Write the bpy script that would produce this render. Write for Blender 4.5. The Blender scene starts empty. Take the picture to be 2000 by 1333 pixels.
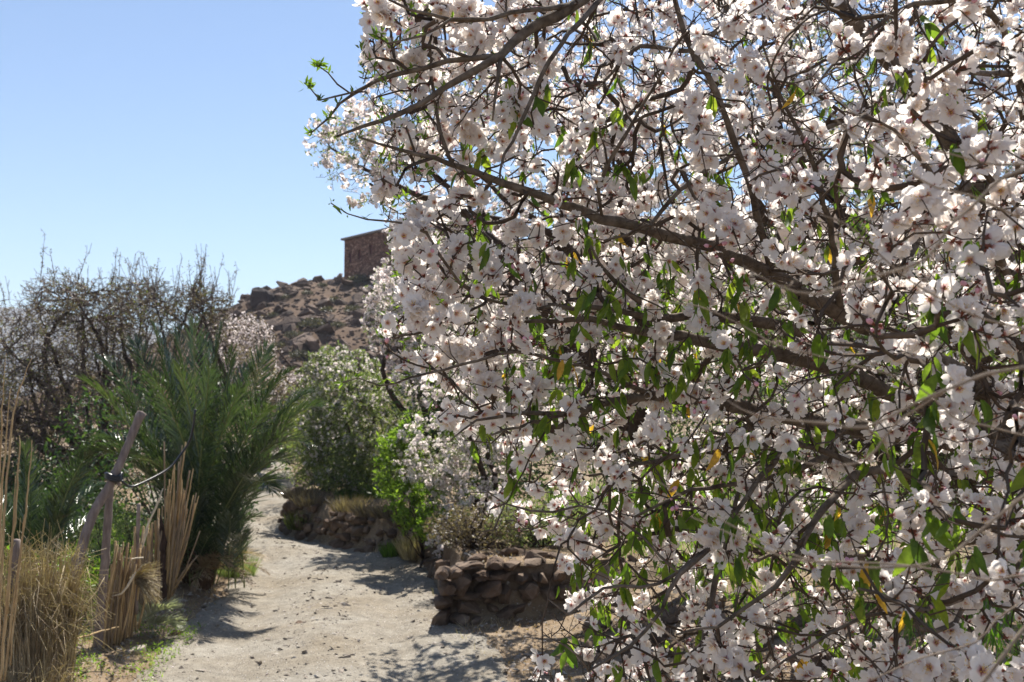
import bpy, math
import numpy as np
from mathutils import Vector, Matrix, noise as mnoise

# ---------------------------------------------------------------- camera, sky, sun, exposure
SC = bpy.context.scene
COL = SC.collection
FPX = 1944.0                      # focal length in pixels of the 2000 px wide picture
PITCH = math.atan((800 - 666.5) / FPX)
CAM = np.array([0.0, 0.0, 1.75])
FW = np.array([0, math.cos(PITCH), math.sin(PITCH)])
UP = np.array([0, -math.sin(PITCH), math.cos(PITCH)])
RT = np.array([1.0, 0, 0])
cam_data = bpy.data.cameras.new('camera')
cam_data.sensor_width = 36
cam_data.lens = FPX / 2000 * 36
cam_data.clip_start = 0.05
cam_data.clip_end = 6000
cam_data.dof.use_dof = True
cam_data.dof.focus_distance = 2.3
cam_data.dof.aperture_fstop = 9.0
cam = bpy.data.objects.new('camera', cam_data)
cam.location = CAM
cam.rotation_euler = (math.pi / 2 + PITCH, 0, 0)
COL.objects.link(cam)
SC.camera = cam

SUN_ELEV, SUN_AZ = math.radians(54), math.radians(6)     # azimuth from the view direction, negative = left
world = bpy.data.worlds.new('World')
SC.world = world
world.use_nodes = True
wt = world.node_tree
wt.nodes.clear()
wo = wt.nodes.new('ShaderNodeOutputWorld')
wb = wt.nodes.new('ShaderNodeBackground')
sky = wt.nodes.new('ShaderNodeTexSky')
sky.sky_type = 'NISHITA'
sky.sun_disc = False
sky.sun_elevation = SUN_ELEV
sky.sun_rotation = SUN_AZ
sky.altitude = 1200
sky.air_density = 1.0
sky.dust_density = 0.25
sky.ozone_density = 2.0
wb.inputs[1].default_value = 0.085
tintn = wt.nodes.new('ShaderNodeMix')
tintn.data_type = 'RGBA'; tintn.blend_type = 'MULTIPLY'
tintn.inputs[0].default_value = 1
tintn.inputs[7].default_value = (.98, .965, .95, 1)
wt.links.new(sky.outputs[0], tintn.inputs[6])
wt.links.new(tintn.outputs[2], wb.inputs[0])
wt.links.new(wb.outputs[0], wo.inputs[0])
sun_data = bpy.data.lights.new('sun', 'SUN')
sun_data.energy = 5.0
sun_data.angle = math.radians(0.5)
sun_data.color = (1.0, 0.95, 0.86)
sun = bpy.data.objects.new('sun', sun_data)
SUND = Vector((math.sin(SUN_AZ) * math.cos(SUN_ELEV), math.cos(SUN_AZ) * math.cos(SUN_ELEV), math.sin(SUN_ELEV)))
sun.rotation_euler = SUND.to_track_quat('Z', 'Y').to_euler()
sun.location = (0, 0, 30)
COL.objects.link(sun)
SC.view_settings.view_transform = 'Standard'
SC.view_settings.look = 'None'
SC.view_settings.gamma = 1
SC.view_settings.use_curve_mapping = False
SC.view_settings.exposure = 1.0
SC.cycles.max_bounces = 9
SC.cycles.diffuse_bounces = 6
SC.cycles.transmission_bounces = 6
SC.cycles.glossy_bounces = 2
SC.cycles.transparent_max_bounces = 8
SC.cycles.sample_clamp_indirect = 6

def P(px, py, d):
    """World point seen at picture position (px, py), d metres in front of the camera."""
    return CAM + d * (FW + (px - 1000) / FPX * RT + (666.5 - py) / FPX * UP)

def project(p):
    q = np.asarray(p) - CAM
    d = q @ FW
    return 1000 + FPX * (q @ RT) / d, 666.5 - FPX * (q @ UP) / d, d

# ---------------------------------------------------------------- mesh helpers
class Geo:
    """Collects vertices and faces as arrays and builds one mesh object."""
    def __init__(s):
        s.v, s.f, s.t, s.n = [], [], [], 0
    def add(s, V, Fs, tint=None):
        V = np.asarray(V, float).reshape(-1, 3)
        for F, m in Fs:
            F = np.asarray(F, int)
            if len(F):
                s.f.append((F + s.n, m))
        s.v.append(V)
        s.t.append(np.zeros(len(V)) if tint is None else np.broadcast_to(np.asarray(tint, float), (len(V),)))
        s.n += len(V)
    def scatter(s, proto, M, T, tint=None):
        """Copies of proto geometry, one per matrix M (N,3,3) and position T (N,3)."""
        V, Fs, pt = proto
        N, nv = len(T), len(V)
        if N == 0:
            return
        W = np.einsum('nij,vj->nvi', M, V) + T[:, None, :]
        fs = [((F[None] + (np.arange(N) * nv)[:, None, None]).reshape(-1, F.shape[1]), m) for F, m in Fs]
        tt = np.tile(pt, N)
        if tint is not None:
            tt = tt + np.repeat(np.asarray(tint, float), nv) * 10
        s.add(W.reshape(-1, 3), fs, tt)
    def proto(s):
        d = {}
        for F, m in s.f:
            d.setdefault((F.shape[1], m), []).append(F)
        return np.concatenate(s.v), [(np.concatenate(L), k[1]) for k, L in d.items()], np.concatenate(s.t)
    def mesh(s, name, mats, smooth=True, center=None):
        V = np.concatenate(s.v) if s.v else np.zeros((0, 3))
        if center is not None:
            V = V - np.asarray(center)
        me = bpy.data.meshes.new(name)
        me.vertices.add(len(V))
        me.vertices.foreach_set('co', V.astype(np.float32).ravel())
        if s.f:
            loops = np.concatenate([F.ravel() for F, m in s.f])
            tot = np.concatenate([np.full(len(F), F.shape[1]) for F, m in s.f])
            mi = np.concatenate([np.full(len(F), m) for F, m in s.f])
            start = np.concatenate([[0], np.cumsum(tot)[:-1]])
            me.loops.add(len(loops))
            me.loops.foreach_set('vertex_index', loops.astype(np.int32))
            me.polygons.add(len(tot))
            me.polygons.foreach_set('loop_start', start.astype(np.int32))
            me.polygons.foreach_set('material_index', mi.astype(np.int32))
            me.polygons.foreach_set('use_smooth', np.full(len(tot), smooth))
        for m in mats:
            me.materials.append(m)
        a = me.attributes.new('tint', 'FLOAT', 'POINT')
        a.data.foreach_set('value', np.concatenate(s.t).astype(np.float32) if s.t else [])
        me.update(calc_edges=True)
        me.validate()
        return me
    def build(s, name, mats, parent=None, smooth=True, kind=None, center=None):
        mats = mats if isinstance(mats, (list, tuple)) else [mats]
        o = bpy.data.objects.new(name, s.mesh(name, mats, smooth, center))
        COL.objects.link(o)
        if center is not None:
            o.location = center
        if parent is not None:
            adopt(o, parent)
        if kind:
            o['kind'] = kind
        return o

def adopt(o, parent):
    o.parent = parent
    o.matrix_parent_inverse = Matrix.Translation(-Vector(world_loc(parent)))
def world_loc(o):
    v = Vector(o.location)
    return v if o.parent is None else v      # parents sit unrotated; children keep world coordinates

def thing(name, label, cat, loc, group=None):
    o = bpy.data.objects.new(name, None)
    o.empty_display_size = 0.1
    COL.objects.link(o)
    o.location = loc
    return tag(o, label, cat, group)
def tag(o, label, cat=None, group=None, kind=None):
    if label: o['label'] = label
    if cat: o['category'] = cat
    if group: o['group'] = group
    if kind: o['kind'] = kind
    return o

def nrm(v):
    v = np.asarray(v, float)
    return v / np.maximum(np.linalg.norm(v, axis=-1, keepdims=True), 1e-9)
def frames(n, spin, up=None):
    """Rotation matrices whose Z column is n, spun about it."""
    n = nrm(n)
    ref = np.where(np.abs(n[:, 2:3]) > 0.95, np.array([[1., 0, 0]]), np.array([[0, 0, 1.]]))
    x = nrm(np.cross(ref, n))
    y = np.cross(n, x)
    c, s_ = np.cos(spin)[:, None], np.sin(spin)[:, None]
    return np.stack([x * c + y * s_, -x * s_ + y * c, n], axis=2)
def rand_dirs(r, n):
    return nrm(r.normal(size=(n, 3)))

def spline(pts, step, jit=0.0, r=None):
    """Catmull-Rom through rows of pts (any number of columns), about `step` metres apart."""
    pts = np.asarray(pts, float)
    if len(pts) == 2:
        pts = np.array([pts[0], (pts[0] + pts[1]) / 2, pts[1]])
    Q = np.vstack([2 * pts[0] - pts[1], pts, 2 * pts[-1] - pts[-2]])
    out = []
    for i in range(1, len(Q) - 2):
        L = np.linalg.norm(Q[i + 1, :3] - Q[i, :3])
        k = max(1, int(round(L / step)))
        t = (np.arange(k) / k)[:, None]
        a, b, c, d = Q[i - 1], Q[i], Q[i + 1], Q[i + 2]
        out.append(0.5 * (2 * b + (c - a) * t + (2 * a - 5 * b + 4 * c - d) * t ** 2 + (3 * b - a - 3 * c + d) * t ** 3))
    out.append(pts[-1:])
    out = np.vstack(out)
    if jit and r is not None and len(out) > 2:
        out[1:-1, :3] += r.normal(size=(len(out) - 2, 3)) * jit
    return out

def tube(geo, pts, rad, sides=6, mat=0, tint=0.0, cap=True, knob=0.0, r=None):
    pts = np.asarray(pts, float)
    n = len(pts)
    rad = np.broadcast_to(np.asarray(rad, float), (n,))
    d = nrm(np.gradient(pts, axis=0))
    ref = np.array([0.31, 0.12, 0.94]) if abs(d[0][2]) < 0.8 else np.array([0.95, 0.2, 0.1])
    x = nrm(np.cross(d[0], ref))
    X = []
    for i in range(n):
        x = nrm(x - d[i] * (x @ d[i]))
        X.append(x)
    X = np.array(X)
    Y = np.cross(d, X)
    a = np.arange(sides) / sides * 2 * math.pi
    rr = rad[:, None] * np.ones((1, sides))
    if knob and r is not None:
        rr = rr * (1 + knob * r.normal(size=rr.shape))
    V = pts[:, None] + rr[..., None] * (X[:, None] * np.cos(a)[None, :, None] + Y[:, None] * np.sin(a)[None, :, None])
    i, j = np.meshgrid(np.arange(n - 1), np.arange(sides), indexing='ij')
    F = np.stack([i * sides + j, i * sides + (j + 1) % sides, (i + 1) * sides + (j + 1) % sides, (i + 1) * sides + j], -1).reshape(-1, 4)
    V = V.reshape(-1, 3)
    fs = [(F, mat)]
    if cap:
        V = np.vstack([V, pts[0] - d[0] * rad[0] * .3, pts[-1] + d[-1] * rad[-1] * .3])
        k = n * sides
        j = np.arange(sides)
        fs.append((np.stack([np.full(sides, k), (j + 1) % sides, j], -1), mat))
        fs.append((np.stack([np.full(sides, k + 1), (n - 1) * sides + j, (n - 1) * sides + (j + 1) % sides], -1), mat))
    geo.add(V, fs, tint)

# ---------------------------------------------------------------- materials
def nodes_of(name):
    m = bpy.data.materials.new(name)
    m.use_nodes = True
    nt = m.node_tree
    nt.nodes.clear()
    return m, nt, nt.nodes.new('ShaderNodeOutputMaterial')
def N(nt, typ, inp=None, **kw):
    n = nt.nodes.new(typ)
    for k, v in kw.items(): setattr(n, k, v)
    for k, v in (inp or {}).items():
        if isinstance(v, bpy.types.NodeSocket): nt.links.new(v, n.inputs[k])
        else: n.inputs[k].default_value = v
    return n
def ramp(nt, fac, stops):
    n = nt.nodes.new('ShaderNodeValToRGB')
    e = n.color_ramp.elements
    while len(e) < len(stops): e.new(0.5)
    for k, (p, c) in enumerate(stops):
        e[k].position = p
        e[k].color = (*c, 1)
    nt.links.new(fac, n.inputs[0])
    return n.outputs[0]
def mixc(nt, f, a, b, mode='MIX'):
    n = nt.nodes.new('ShaderNodeMix')
    n.data_type = 'RGBA'
    n.blend_type = mode
    for sock, v in ((n.inputs[0], f), (n.inputs[6], a), (n.inputs[7], b)):
        if isinstance(v, bpy.types.NodeSocket): nt.links.new(v, sock)
        else: sock.default_value = v if isinstance(v, (int, float)) else (*v, 1)
    return n.outputs[2]
def noise_(nt, vec, scale, detail=4, rough=0.6):
    n = N(nt, 'ShaderNodeTexNoise', {'Scale': scale, 'Detail': detail, 'Roughness': rough})
    if vec is not None: nt.links.new(vec, n.inputs['Vector'])
    return n.outputs['Fac']

def mat_rough(name, stops, scale=8, rough=0.9, bump=0.4, bscale=None, dist=0.01, spec=0.2, stretch=None, big=None):
    m, nt, out = nodes_of(name)
    co = N(nt, 'ShaderNodeNewGeometry').outputs['Position']
    if stretch:
        co = N(nt, 'ShaderNodeMapping', {'Vector': co, 'Scale': stretch}).outputs[0]
    f = noise_(nt, co, scale, 6, .65)
    c = ramp(nt, f, stops)
    if big:
        g = ramp(nt, noise_(nt, co, big[0], 3), [(.35, (0, 0, 0)), (.62, (1, 1, 1))])
        c = mixc(nt, g, c, mixc(nt, 1.0, c, big[1], 'MULTIPLY'))
    b = N(nt, 'ShaderNodeBump', {'Height': noise_(nt, co, bscale or scale * 4, 5, .7), 'Strength': bump, 'Distance': dist})
    s = N(nt, 'ShaderNodeBsdfPrincipled', {'Base Color': c, 'Roughness': rough, 'Specular IOR Level': spec, 'Normal': b.outputs[0]})
    nt.links.new(s.outputs[0], out.inputs[0])
    return m

def mat_leaf(name, cols, trans=0.45, rough=0.45, spec=0.4, scale=3.0):
    """Thin leaf: diffuse and glossy face with light coming through; cols picked by a per-leaf value stored in tint."""
    m, nt, out = nodes_of(name)
    t = N(nt, 'ShaderNodeAttribute', attribute_name='tint').outputs['Fac']
    fr = N(nt, 'ShaderNodeMath', {0: t, 1: 0.1}, operation='MULTIPLY').outputs[0]
    c = ramp(nt, fr, cols)
    g = N(nt, 'ShaderNodeNewGeometry').outputs['Position']
    v = ramp(nt, noise_(nt, g, scale, 2), [(.3, (.75, .75, .75)), (.7, (1.15, 1.15, 1.15))])
    c = mixc(nt, 1.0, c, v, 'MULTIPLY')
    p = N(nt, 'ShaderNodeBsdfPrincipled', {'Base Color': c, 'Roughness': rough, 'Specular IOR Level': spec})
    tc = mixc(nt, 1.0, c, (1.9, 2.1, 0.9), 'MULTIPLY')
    tr = N(nt, 'ShaderNodeBsdfTranslucent', {'Color': tc})
    mx = N(nt, 'ShaderNodeMixShader', {0: trans, 1: p.outputs[0], 2: tr.outputs[0]})
    nt.links.new(mx.outputs[0], out.inputs[0])
    return m

def mat_petal(name, white=(.89, .865, .85), pink=(.56, .15, .14)):
    m, nt, out = nodes_of(name)
    t = N(nt, 'ShaderNodeAttribute', attribute_name='tint').outputs['Fac']
    fr = N(nt, 'ShaderNodeMath', {0: t, 1: 1.0}, operation='FRACT').outputs[0]
    whole = N(nt, 'ShaderNodeMath', {0: t, 1: 0.1}, operation='MULTIPLY').outputs[0]
    c = ramp(nt, fr, [(0.0, pink), (0.14, tuple(.55 * a + .45 * b for a, b in zip(white, pink))), (0.28, white), (1.0, white)])
    c = mixc(nt, ramp(nt, whole, [(.0, (0, 0, 0)), (1, (.5, .5, .5))]), c, (.84, .66, .70))
    p = N(nt, 'ShaderNodeBsdfPrincipled', {'Base Color': c, 'Roughness': .7, 'Specular IOR Level': .15})
    tr = N(nt, 'ShaderNodeBsdfTranslucent', {'Color': mixc(nt, 1.0, c, (1.0, .965, .92), 'MULTIPLY')})
    p.inputs['Roughness'].default_value = .6
    mx = N(nt, 'ShaderNodeMixShader', {0: .62, 1: p.outputs[0], 2: tr.outputs[0]})
    nt.links.new(mx.outputs[0], out.inputs[0])
    return m

def mat_flat(name, col, rough=0.7, spec=0.3):
    m, nt, out = nodes_of(name)
    g = N(nt, 'ShaderNodeNewGeometry').outputs['Position']
    v = ramp(nt, noise_(nt, g, 30, 3), [(.3, tuple(x * .8 for x in col)), (.7, tuple(min(1, x * 1.2) for x in col))])
    p = N(nt, 'ShaderNodeBsdfPrincipled', {'Base Color': v, 'Roughness': rough, 'Specular IOR Level': spec})
    nt.links.new(p.outputs[0], out.inputs[0])
    return m

M_bark = mat_rough('almond_bark', [(.3, (.05, .036, .027)), (.5, (.13, .10, .075)), (.72, (.23, .185, .145))], 30, bump=.7, bscale=90, dist=.004)
M_bark_far = mat_rough('dark_bark', [(.3, (.03, .02, .016)), (.6, (.075, .053, .042)), (.8, (.13, .095, .075))], 20, bump=.6, dist=.01)
M_twig = mat_rough('twig_bark', [(.3, (.05, .034, .025)), (.7, (.13, .095, .07))], 25, bump=.2, dist=.002)
M_petal = mat_petal('petal')
M_calyx = mat_flat('calyx', (.20, .062, .035), .6)
M_stamen = mat_flat('stamen', (.62, .36, .22), .5)
M_anther = mat_flat('anther', (.75, .50, .08), .5)
M_bud = mat_flat('bud_pink', (.66, .33, .38), .6)
M_leafn = mat_leaf('almond_leaf', [(0, (.06, .105, .018)), (.55, (.11, .165, .025)), (.955, (.19, .23, .035)), (.985, (.42, .38, .03)), (1.0, (.50, .28, .05))], .55, scale=120)

def ico(sub=1):
    import bmesh
    bm = bmesh.new()
    bmesh.ops.create_icosphere(bm, subdivisions=sub, radius=1)
    V = np.array([v.co[:] for v in bm.verts])
    F = np.array([[v.index for v in f.verts] for f in bm.faces])
    bm.free()
    return V, F

def rock_proto(r, pts=16, box=0.6, noise_amt=0.08):
    """An angular stone: hull of points thrown on a rounded box."""
    import bmesh
    d = rand_dirs(r, pts)
    p = d / (np.abs(d) ** (2 + box * 6)).sum(1, keepdims=True) ** (1 / (2 + box * 6))
    p *= 1 + r.normal(size=(pts, 1)) * noise_amt
    bm = bmesh.new()
    for q in p: bm.verts.new(q)
    bmesh.ops.convex_hull(bm, input=bm.verts)
    bmesh.ops.delete(bm, geom=[v for v in bm.verts if not v.link_faces], context='VERTS')
    bm.verts.index_update()
    V = np.array([v.co[:] for v in bm.verts])
    F = np.array([[v.index for v in f.verts] for f in bm.faces])
    bm.free()
    return V, [(F, 0)], np.zeros(len(V))

def round_rock(r, sub=2, amp=.18, box=0.5):
    V, F = ico(sub)
    d = V
    V = d / (np.abs(d) ** (2 + box * 5)).sum(1, keepdims=True) ** (1 / (2 + box * 5))
    off = Vector(r.uniform(-50, 50, 3))
    k = np.array([mnoise.fractal(Vector(v) * 1.1 + off, 0.8, 2.0, 3) for v in V])
    V = V * (1 + amp * k)[:, None]
    # a few planar cuts give the broken faces of field stone
    for _ in range(5):
        n = rand_dirs(r, 1)[0]
        h = r.uniform(.62, .85)
        s = V @ n
        V = V - np.outer(np.maximum(s - h, 0) * .85, n)
    return V, [(F, 0)], np.zeros(len(V))

RK = np.random.default_rng(5)
ROCKS = [rock_proto(RK, int(RK.integers(12, 22)), RK.uniform(0, .8)) for _ in range(14)]
RROCKS = [round_rock(RK) for _ in range(12)]

# ---------------------------------------------------------------- terrain
def sstep(a, b, x):
    t = np.clip((x - a) / (b - a), 0, 1)
    return t * t * (3 - 2 * t)
# right and left edge of the track (distance along the view, sideways position)
R_EDGE = np.array([(-6, .9), (0, .9), (4, .6), (6.4, .1), (8.1, -.48), (9.7, -.72), (11.2, -1.0), (12.2, -1.6), (13.2, -2.35), (14.2, -3.15), (15.5, -3.55), (17, -3.75), (20, -4.3), (25, -5.4), (32, -7.2)])
L_EDGE = np.array([(-6, -2.2), (0, -2.2), (4, -2.3), (6.4, -2.45), (8.1, -2.7), (9.7, -2.75), (11.3, -3.0), (13.6, -4.1), (17, -6.2), (20, -7.2), (25, -8.6), (32, -10.5)])
def redge(y): return np.interp(y, R_EDGE[:, 0], R_EDGE[:, 1])
def ledge(y): return np.interp(y, L_EDGE[:, 0], L_EDGE[:, 1])
_nc = {}
def vnoise(x, y, s, seed=0):
    """Vectorised smooth value noise."""
    r = np.random.default_rng(seed)
    g = _nc.setdefault(seed, r.uniform(-1, 1, (256, 256)))
    u, v = x / s, y / s
    i, j = np.floor(u).astype(int), np.floor(v).astype(int)
    fu, fv = u - i, v - j
    fu, fv = fu * fu * (3 - 2 * fu), fv * fv * (3 - 2 * fv)
    a, b = g[i % 256, j % 256], g[(i + 1) % 256, j % 256]
    c, d = g[i % 256, (j + 1) % 256], g[(i + 1) % 256, (j + 1) % 256]
    return (a * (1 - fu) + b * fu) * (1 - fv) + (c * (1 - fu) + d * fu) * fv
def road_rise(y):
    return 0.45 * sstep(15, 30, y) + 0.035 * np.maximum(y - 24, 0)
def H(x, y):
    x, y = np.asarray(x, float), np.asarray(y, float)
    z = road_rise(y) + .03 * vnoise(x, y, 1.3, 1) + .012 * vnoise(x, y, .35, 2)
    e, l = redge(y), ledge(y)
    # terrace on the right behind the stone wall, a dirt slope in front of it
    fr_ = y - .4 * (np.clip(x, -1, 1.2) + .5)
    terr = sstep(.06, .26, x - e) * sstep(8.14, 8.32, fr_)
    front = sstep(0.5, 2.6, x - e) * (1 - sstep(8.14, 8.32, fr_))
    z = z + .44 * terr + .40 * front
    z = z + sstep(.3, 3, x - e) * .05 * vnoise(x, y, .8, 3)
    # low bank and sunken field on the left
    z = z + .10 * sstep(0, .5, l - x) - .38 * sstep(.9, 1.7, l - x) * sstep(11, 8.5, y) - .1 * sstep(1, 4, l - x)
    # wheel ruts
    c = (e + l) / 2
    z = z - .04 * np.exp(-((np.abs(x - c) - .6) / .2) ** 2) * (x < e) * (x > l) + .02 * np.exp(-((x - c) / .25) ** 2)
    return z
def HZ(x, y): return float(H(np.array([x]), np.array([y]))[0])

def grid_sheet(xs, ys, zf):
    X, Y = np.meshgrid(xs, ys, indexing='ij')
    V = np.stack([X, Y, zf(X, Y)], -1).reshape(-1, 3)
    a, b = len(xs), len(ys)
    i, j = np.meshgrid(np.arange(a - 1), np.arange(b - 1), indexing='ij')
    F = np.stack([i * b + j, (i + 1) * b + j, (i + 1) * b + j + 1, i * b + j + 1], -1).reshape(-1, 4)
    return V, F

def dirt_material(name, cols, wet=None, pebble=True, green=None):
    m, nt, out = nodes_of(name)
    co = N(nt, 'ShaderNodeNewGeometry').outputs['Position']
    f1 = noise_(nt, co, 1.1, 5, .6)
    f2 = noise_(nt, co, 9, 8, .85)
    c = ramp(nt, f2, [(.25, cols[0]), (.5, cols[1]), (.75, cols[2])])
    c = mixc(nt, ramp(nt, f1, [(.35, (0, 0, 0)), (.65, (1, 1, 1))]), c, mixc(nt, 1.0, c, (.80, .74, .66), 'MULTIPLY'))
    h = noise_(nt, co, 40, 6, .8)
    if pebble:
        vo = N(nt, 'ShaderNodeTexVoronoi', {'Vector': co, 'Scale': 42.0, 'Randomness': 1.0})
        sp = ramp(nt, vo.outputs['Distance'], [(.12, (1, 1, 1)), (.30, (0, 0, 0))])
        pc = ramp(nt, N(nt, 'ShaderNodeSeparateColor', {0: vo.outputs['Color']}).outputs[0],
                  [(0, (.10, .08, .07)), (.35, (.24, .20, .17)), (.7, (.40, .36, .31)), (1, (.78, .76, .72))])
        c = mixc(nt, N(nt, 'ShaderNodeMath', {0: sp, 1: .8}, operation='MULTIPLY').outputs[0], c, pc)
        h = N(nt, 'ShaderNodeMath', {0: h, 1: sp}, operation='ADD').outputs[0]
    if green:
        g = ramp(nt, noise_(nt, co, 2.2, 4), [(.48, (0, 0, 0)), (.58, (1, 1, 1))])
        c = mixc(nt, g, c, green)
    b = N(nt, 'ShaderNodeBump', {'Height': h, 'Strength': .8, 'Distance': .012})
    s = N(nt, 'ShaderNodeBsdfPrincipled', {'Base Color': c, 'Roughness': .95, 'Specular IOR Level': .15, 'Normal': b.outputs[0]})
    nt.links.new(s.outputs[0], out.inputs[0])
    return m
M_ground = dirt_material('dry_ground', [(.16, .12, .08), (.27, .205, .14), (.37, .29, .20)])
M_road = dirt_material('track_dirt', [(.14, .125, .105), (.28, .255, .215), (.43, .40, .345)])

def spaced(lo, hi, near, dense, grow=1.18):
    """Coordinates dense inside +-near, spreading out to lo and hi."""
    c = list(np.arange(near[0], near[1] + 1e-6, dense))
    s = dense
    while c[0] > lo: s *= grow; c.insert(0, c[0] - s)
    s = dense
    while c[-1] < hi: s *= grow; c.append(c[-1] + s)
    return np.array(c)

def ground_z(X, Y):
    z = H(X, Y)
    far = sstep(40, 90, np.hypot(X, Y - 5))
    return z * (1 - far) + far * (1.0 + 1.5 * vnoise(X, Y, 90, 9))
g = Geo()
V, F = grid_sheet(spaced(-3000, 3000, (-8, 6), .09), spaced(-2500, 3500, (3.5, 18), .09), ground_z)
g.add(V, [(F, 0)])
ground = g.build('ground', M_ground)
tag(ground, None, kind='structure')

g = Geo()
ys = np.concatenate([np.arange(-4, 3, .3), np.arange(3, 16, .05), np.arange(16, 30, .14)])
ts = np.linspace(0, 1, 62)
V = []
for y in ys:
    a = ledge(y) + .08 * vnoise(np.array(y), np.array(0.), .5, 21) + .04 * vnoise(np.array(y), np.array(0.), .16, 23)
    b = redge(y) + .02 + .09 * vnoise(np.array(y), np.array(3.), .6, 22) + .04 * vnoise(np.array(y), np.array(3.), .17, 24)
    x = a + (b - a) * ts
    yy = np.full_like(x, y)
    edge = np.minimum(ts, 1 - ts) * 30
    z = H(x, yy) + .006 + np.clip(edge, 0, 1) * .006 + .006 * vnoise(x, yy, .11, 25)
    V.append(np.stack([x, yy, z], -1))
V = np.concatenate(V)
nb = len(ts)
i, j = np.meshgrid(np.arange(len(ys) - 1), np.arange(nb - 1), indexing='ij')
F = np.stack([i * nb + j, i * nb + j + 1, (i + 1) * nb + j + 1, (i + 1) * nb + j], -1).reshape(-1, 4)
g.add(V, [(F, 0)])
road = g.build('road', M_road)
tag(road, None, kind='structure')

# ---------------------------------------------------------------- hill with its rocks and the stone house
CREST = np.array([(-900, 905), (-300, 850), (0, 800), (200, 735), (330, 665), (400, 625), (440, 602), (470, 584), (510, 564), (560, 548), (600, 538), (650, 541), (700, 536), (760, 524), (850, 500), (1000, 468), (1200, 430), (1500, 400), (2200, 420), (3200, 600)])
HD = 85.0
def hill_z(X, Y):
    px = 1000 + FPX * X / Y
    top = 1.75 + (800 - np.interp(px, CREST[:, 0], CREST[:, 1])) / FPX * HD
    top = np.maximum(top, 0)
    t = (Y - 34) / (HD - 34)
    prof = np.where(t < 1, np.clip(t, 0, 1) ** 1.15, 1 + .02 * (t - 1))
    z = top * prof + .9 * np.clip(t, 0, 1) * (1 - np.clip(t, 0, 1)) * 1.5
    z += (.55 * vnoise(X, Y, 6, 31) + .32 * vnoise(X, Y, 2.4, 32) + .16 * vnoise(X, Y, 1.0, 33)) * np.clip(t * 3, 0, 1)
    z -= 1.2 * (t <= .02)
    return z + np.where(Y > HD, -.06 * (Y - HD), 0) * 0
M_hill = dirt_material('hill_soil', [(.065, .04, .028), (.13, .085, .058), (.22, .15, .105)], pebble=False)
g = Geo()
V, F = grid_sheet(np.concatenate([np.arange(-62, -42, 1.2), np.arange(-42, 8, .42), np.arange(8, 95, 1.5)]), np.concatenate([np.arange(34, 95, .45), np.arange(95, 150, 3.)]), hill_z)
g.add(V, [(F, 0)])
hill = g.build('hill', M_hill)
tag(hill, None, kind='structure')

M_hrock = mat_rough('hill_rock', [(.3, (.05, .034, .028)), (.55, (.14, .095, .072)), (.8, (.30, .22, .17))], 1.3, bump=.7, bscale=6, dist=.12)
M_stone = mat_rough('wall_stone', [(.28, (.07, .05, .036)), (.5, (.165, .12, .088)), (.75, (.31, .24, .185))], 6, bump=.8, bscale=28, dist=.02, big=(2.2, (.7, .62, .58)))
M_earth = mat_rough('wall_earth', [(.28, (.07, .046, .03)), (.5, (.13, .09, .06)), (.75, (.22, .16, .11))], 9, bump=.9, bscale=24, dist=.03)

def rot_any(r, n, tilt=.5):
    nz = nrm(np.stack([r.normal(size=n) * tilt, r.normal(size=n) * tilt, np.ones(n)], -1))
    return frames(nz, r.uniform(0, 6.28, n))

r = np.random.default_rng(11)
n = 5600
yy = r.uniform(44, 86, n)
px = r.uniform(380, 900, n)
xx = (px - 1000) / FPX * yy
sz = .04 + .09 * r.random(n) + .36 * r.random(n) ** 12
base = hill_z(xx, yy)
order = np.argsort(-(sz / yy))
rock_me = []
for k, pr in enumerate(ROCKS):
    gg = Geo(); gg.add(pr[0], pr[1]); rock_me.append(gg.mesh('rock', [M_hrock], smooth=False))
for c, k in enumerate(order[:290]):
    o = bpy.data.objects.new('rock', rock_me[int(r.integers(len(rock_me)))])
    COL.objects.link(o)
    s = sz[k] * (1 + .5 * (r.random() < .15))
    o.location = (xx[k], yy[k], base[k] + s * .15)
    o.rotation_euler = r.uniform(0, 6.28, 3) * np.array([.15, .15, 1])
    o.scale = (s * r.uniform(.9, 1.6), s * r.uniform(.9, 1.5), s * r.uniform(.5, .95))
    o.parent = hill
g = Geo()
rest = order[290:]
pick = r.integers(len(ROCKS), size=len(rest))
for k in range(len(ROCKS)):
    q = rest[pick == k]
    M = rot_any(r, len(q), .3) * (sz[q] * r.uniform(.7, 1.1, len(q)))[:, None, None] * np.array([1.3, 1.0, .7])[None, :, None]
    g.scatter(ROCKS[k], M, np.stack([xx[q], yy[q], base[q] + sz[q] * .1], -1))
g.build('rubble', M_hrock, hill, smooth=False, kind='stuff')

# the big dark boulder near the crest
bp = P(512, 603, 74)
g = Geo()
V, Fs, _ = round_rock(np.random.default_rng(8), 3, .22, .1)
g.add(V * np.array([.95, 1.1, .95]), Fs)
M_boulder = mat_rough('dark_boulder', [(.3, (.03, .022, .022)), (.7, (.085, .06, .055))], 1.5, bump=.6, bscale=8, dist=.1)
bx = bp[0]; by = bp[1]
o = g.build('boulder', M_boulder, smooth=False)
o.location = (bx, by, float(hill_z(np.array([bx]), np.array([by]))[0]) + .35)
tag(o, 'large dark rounded boulder on the hill slope, biggest rock there', 'boulder')

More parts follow.
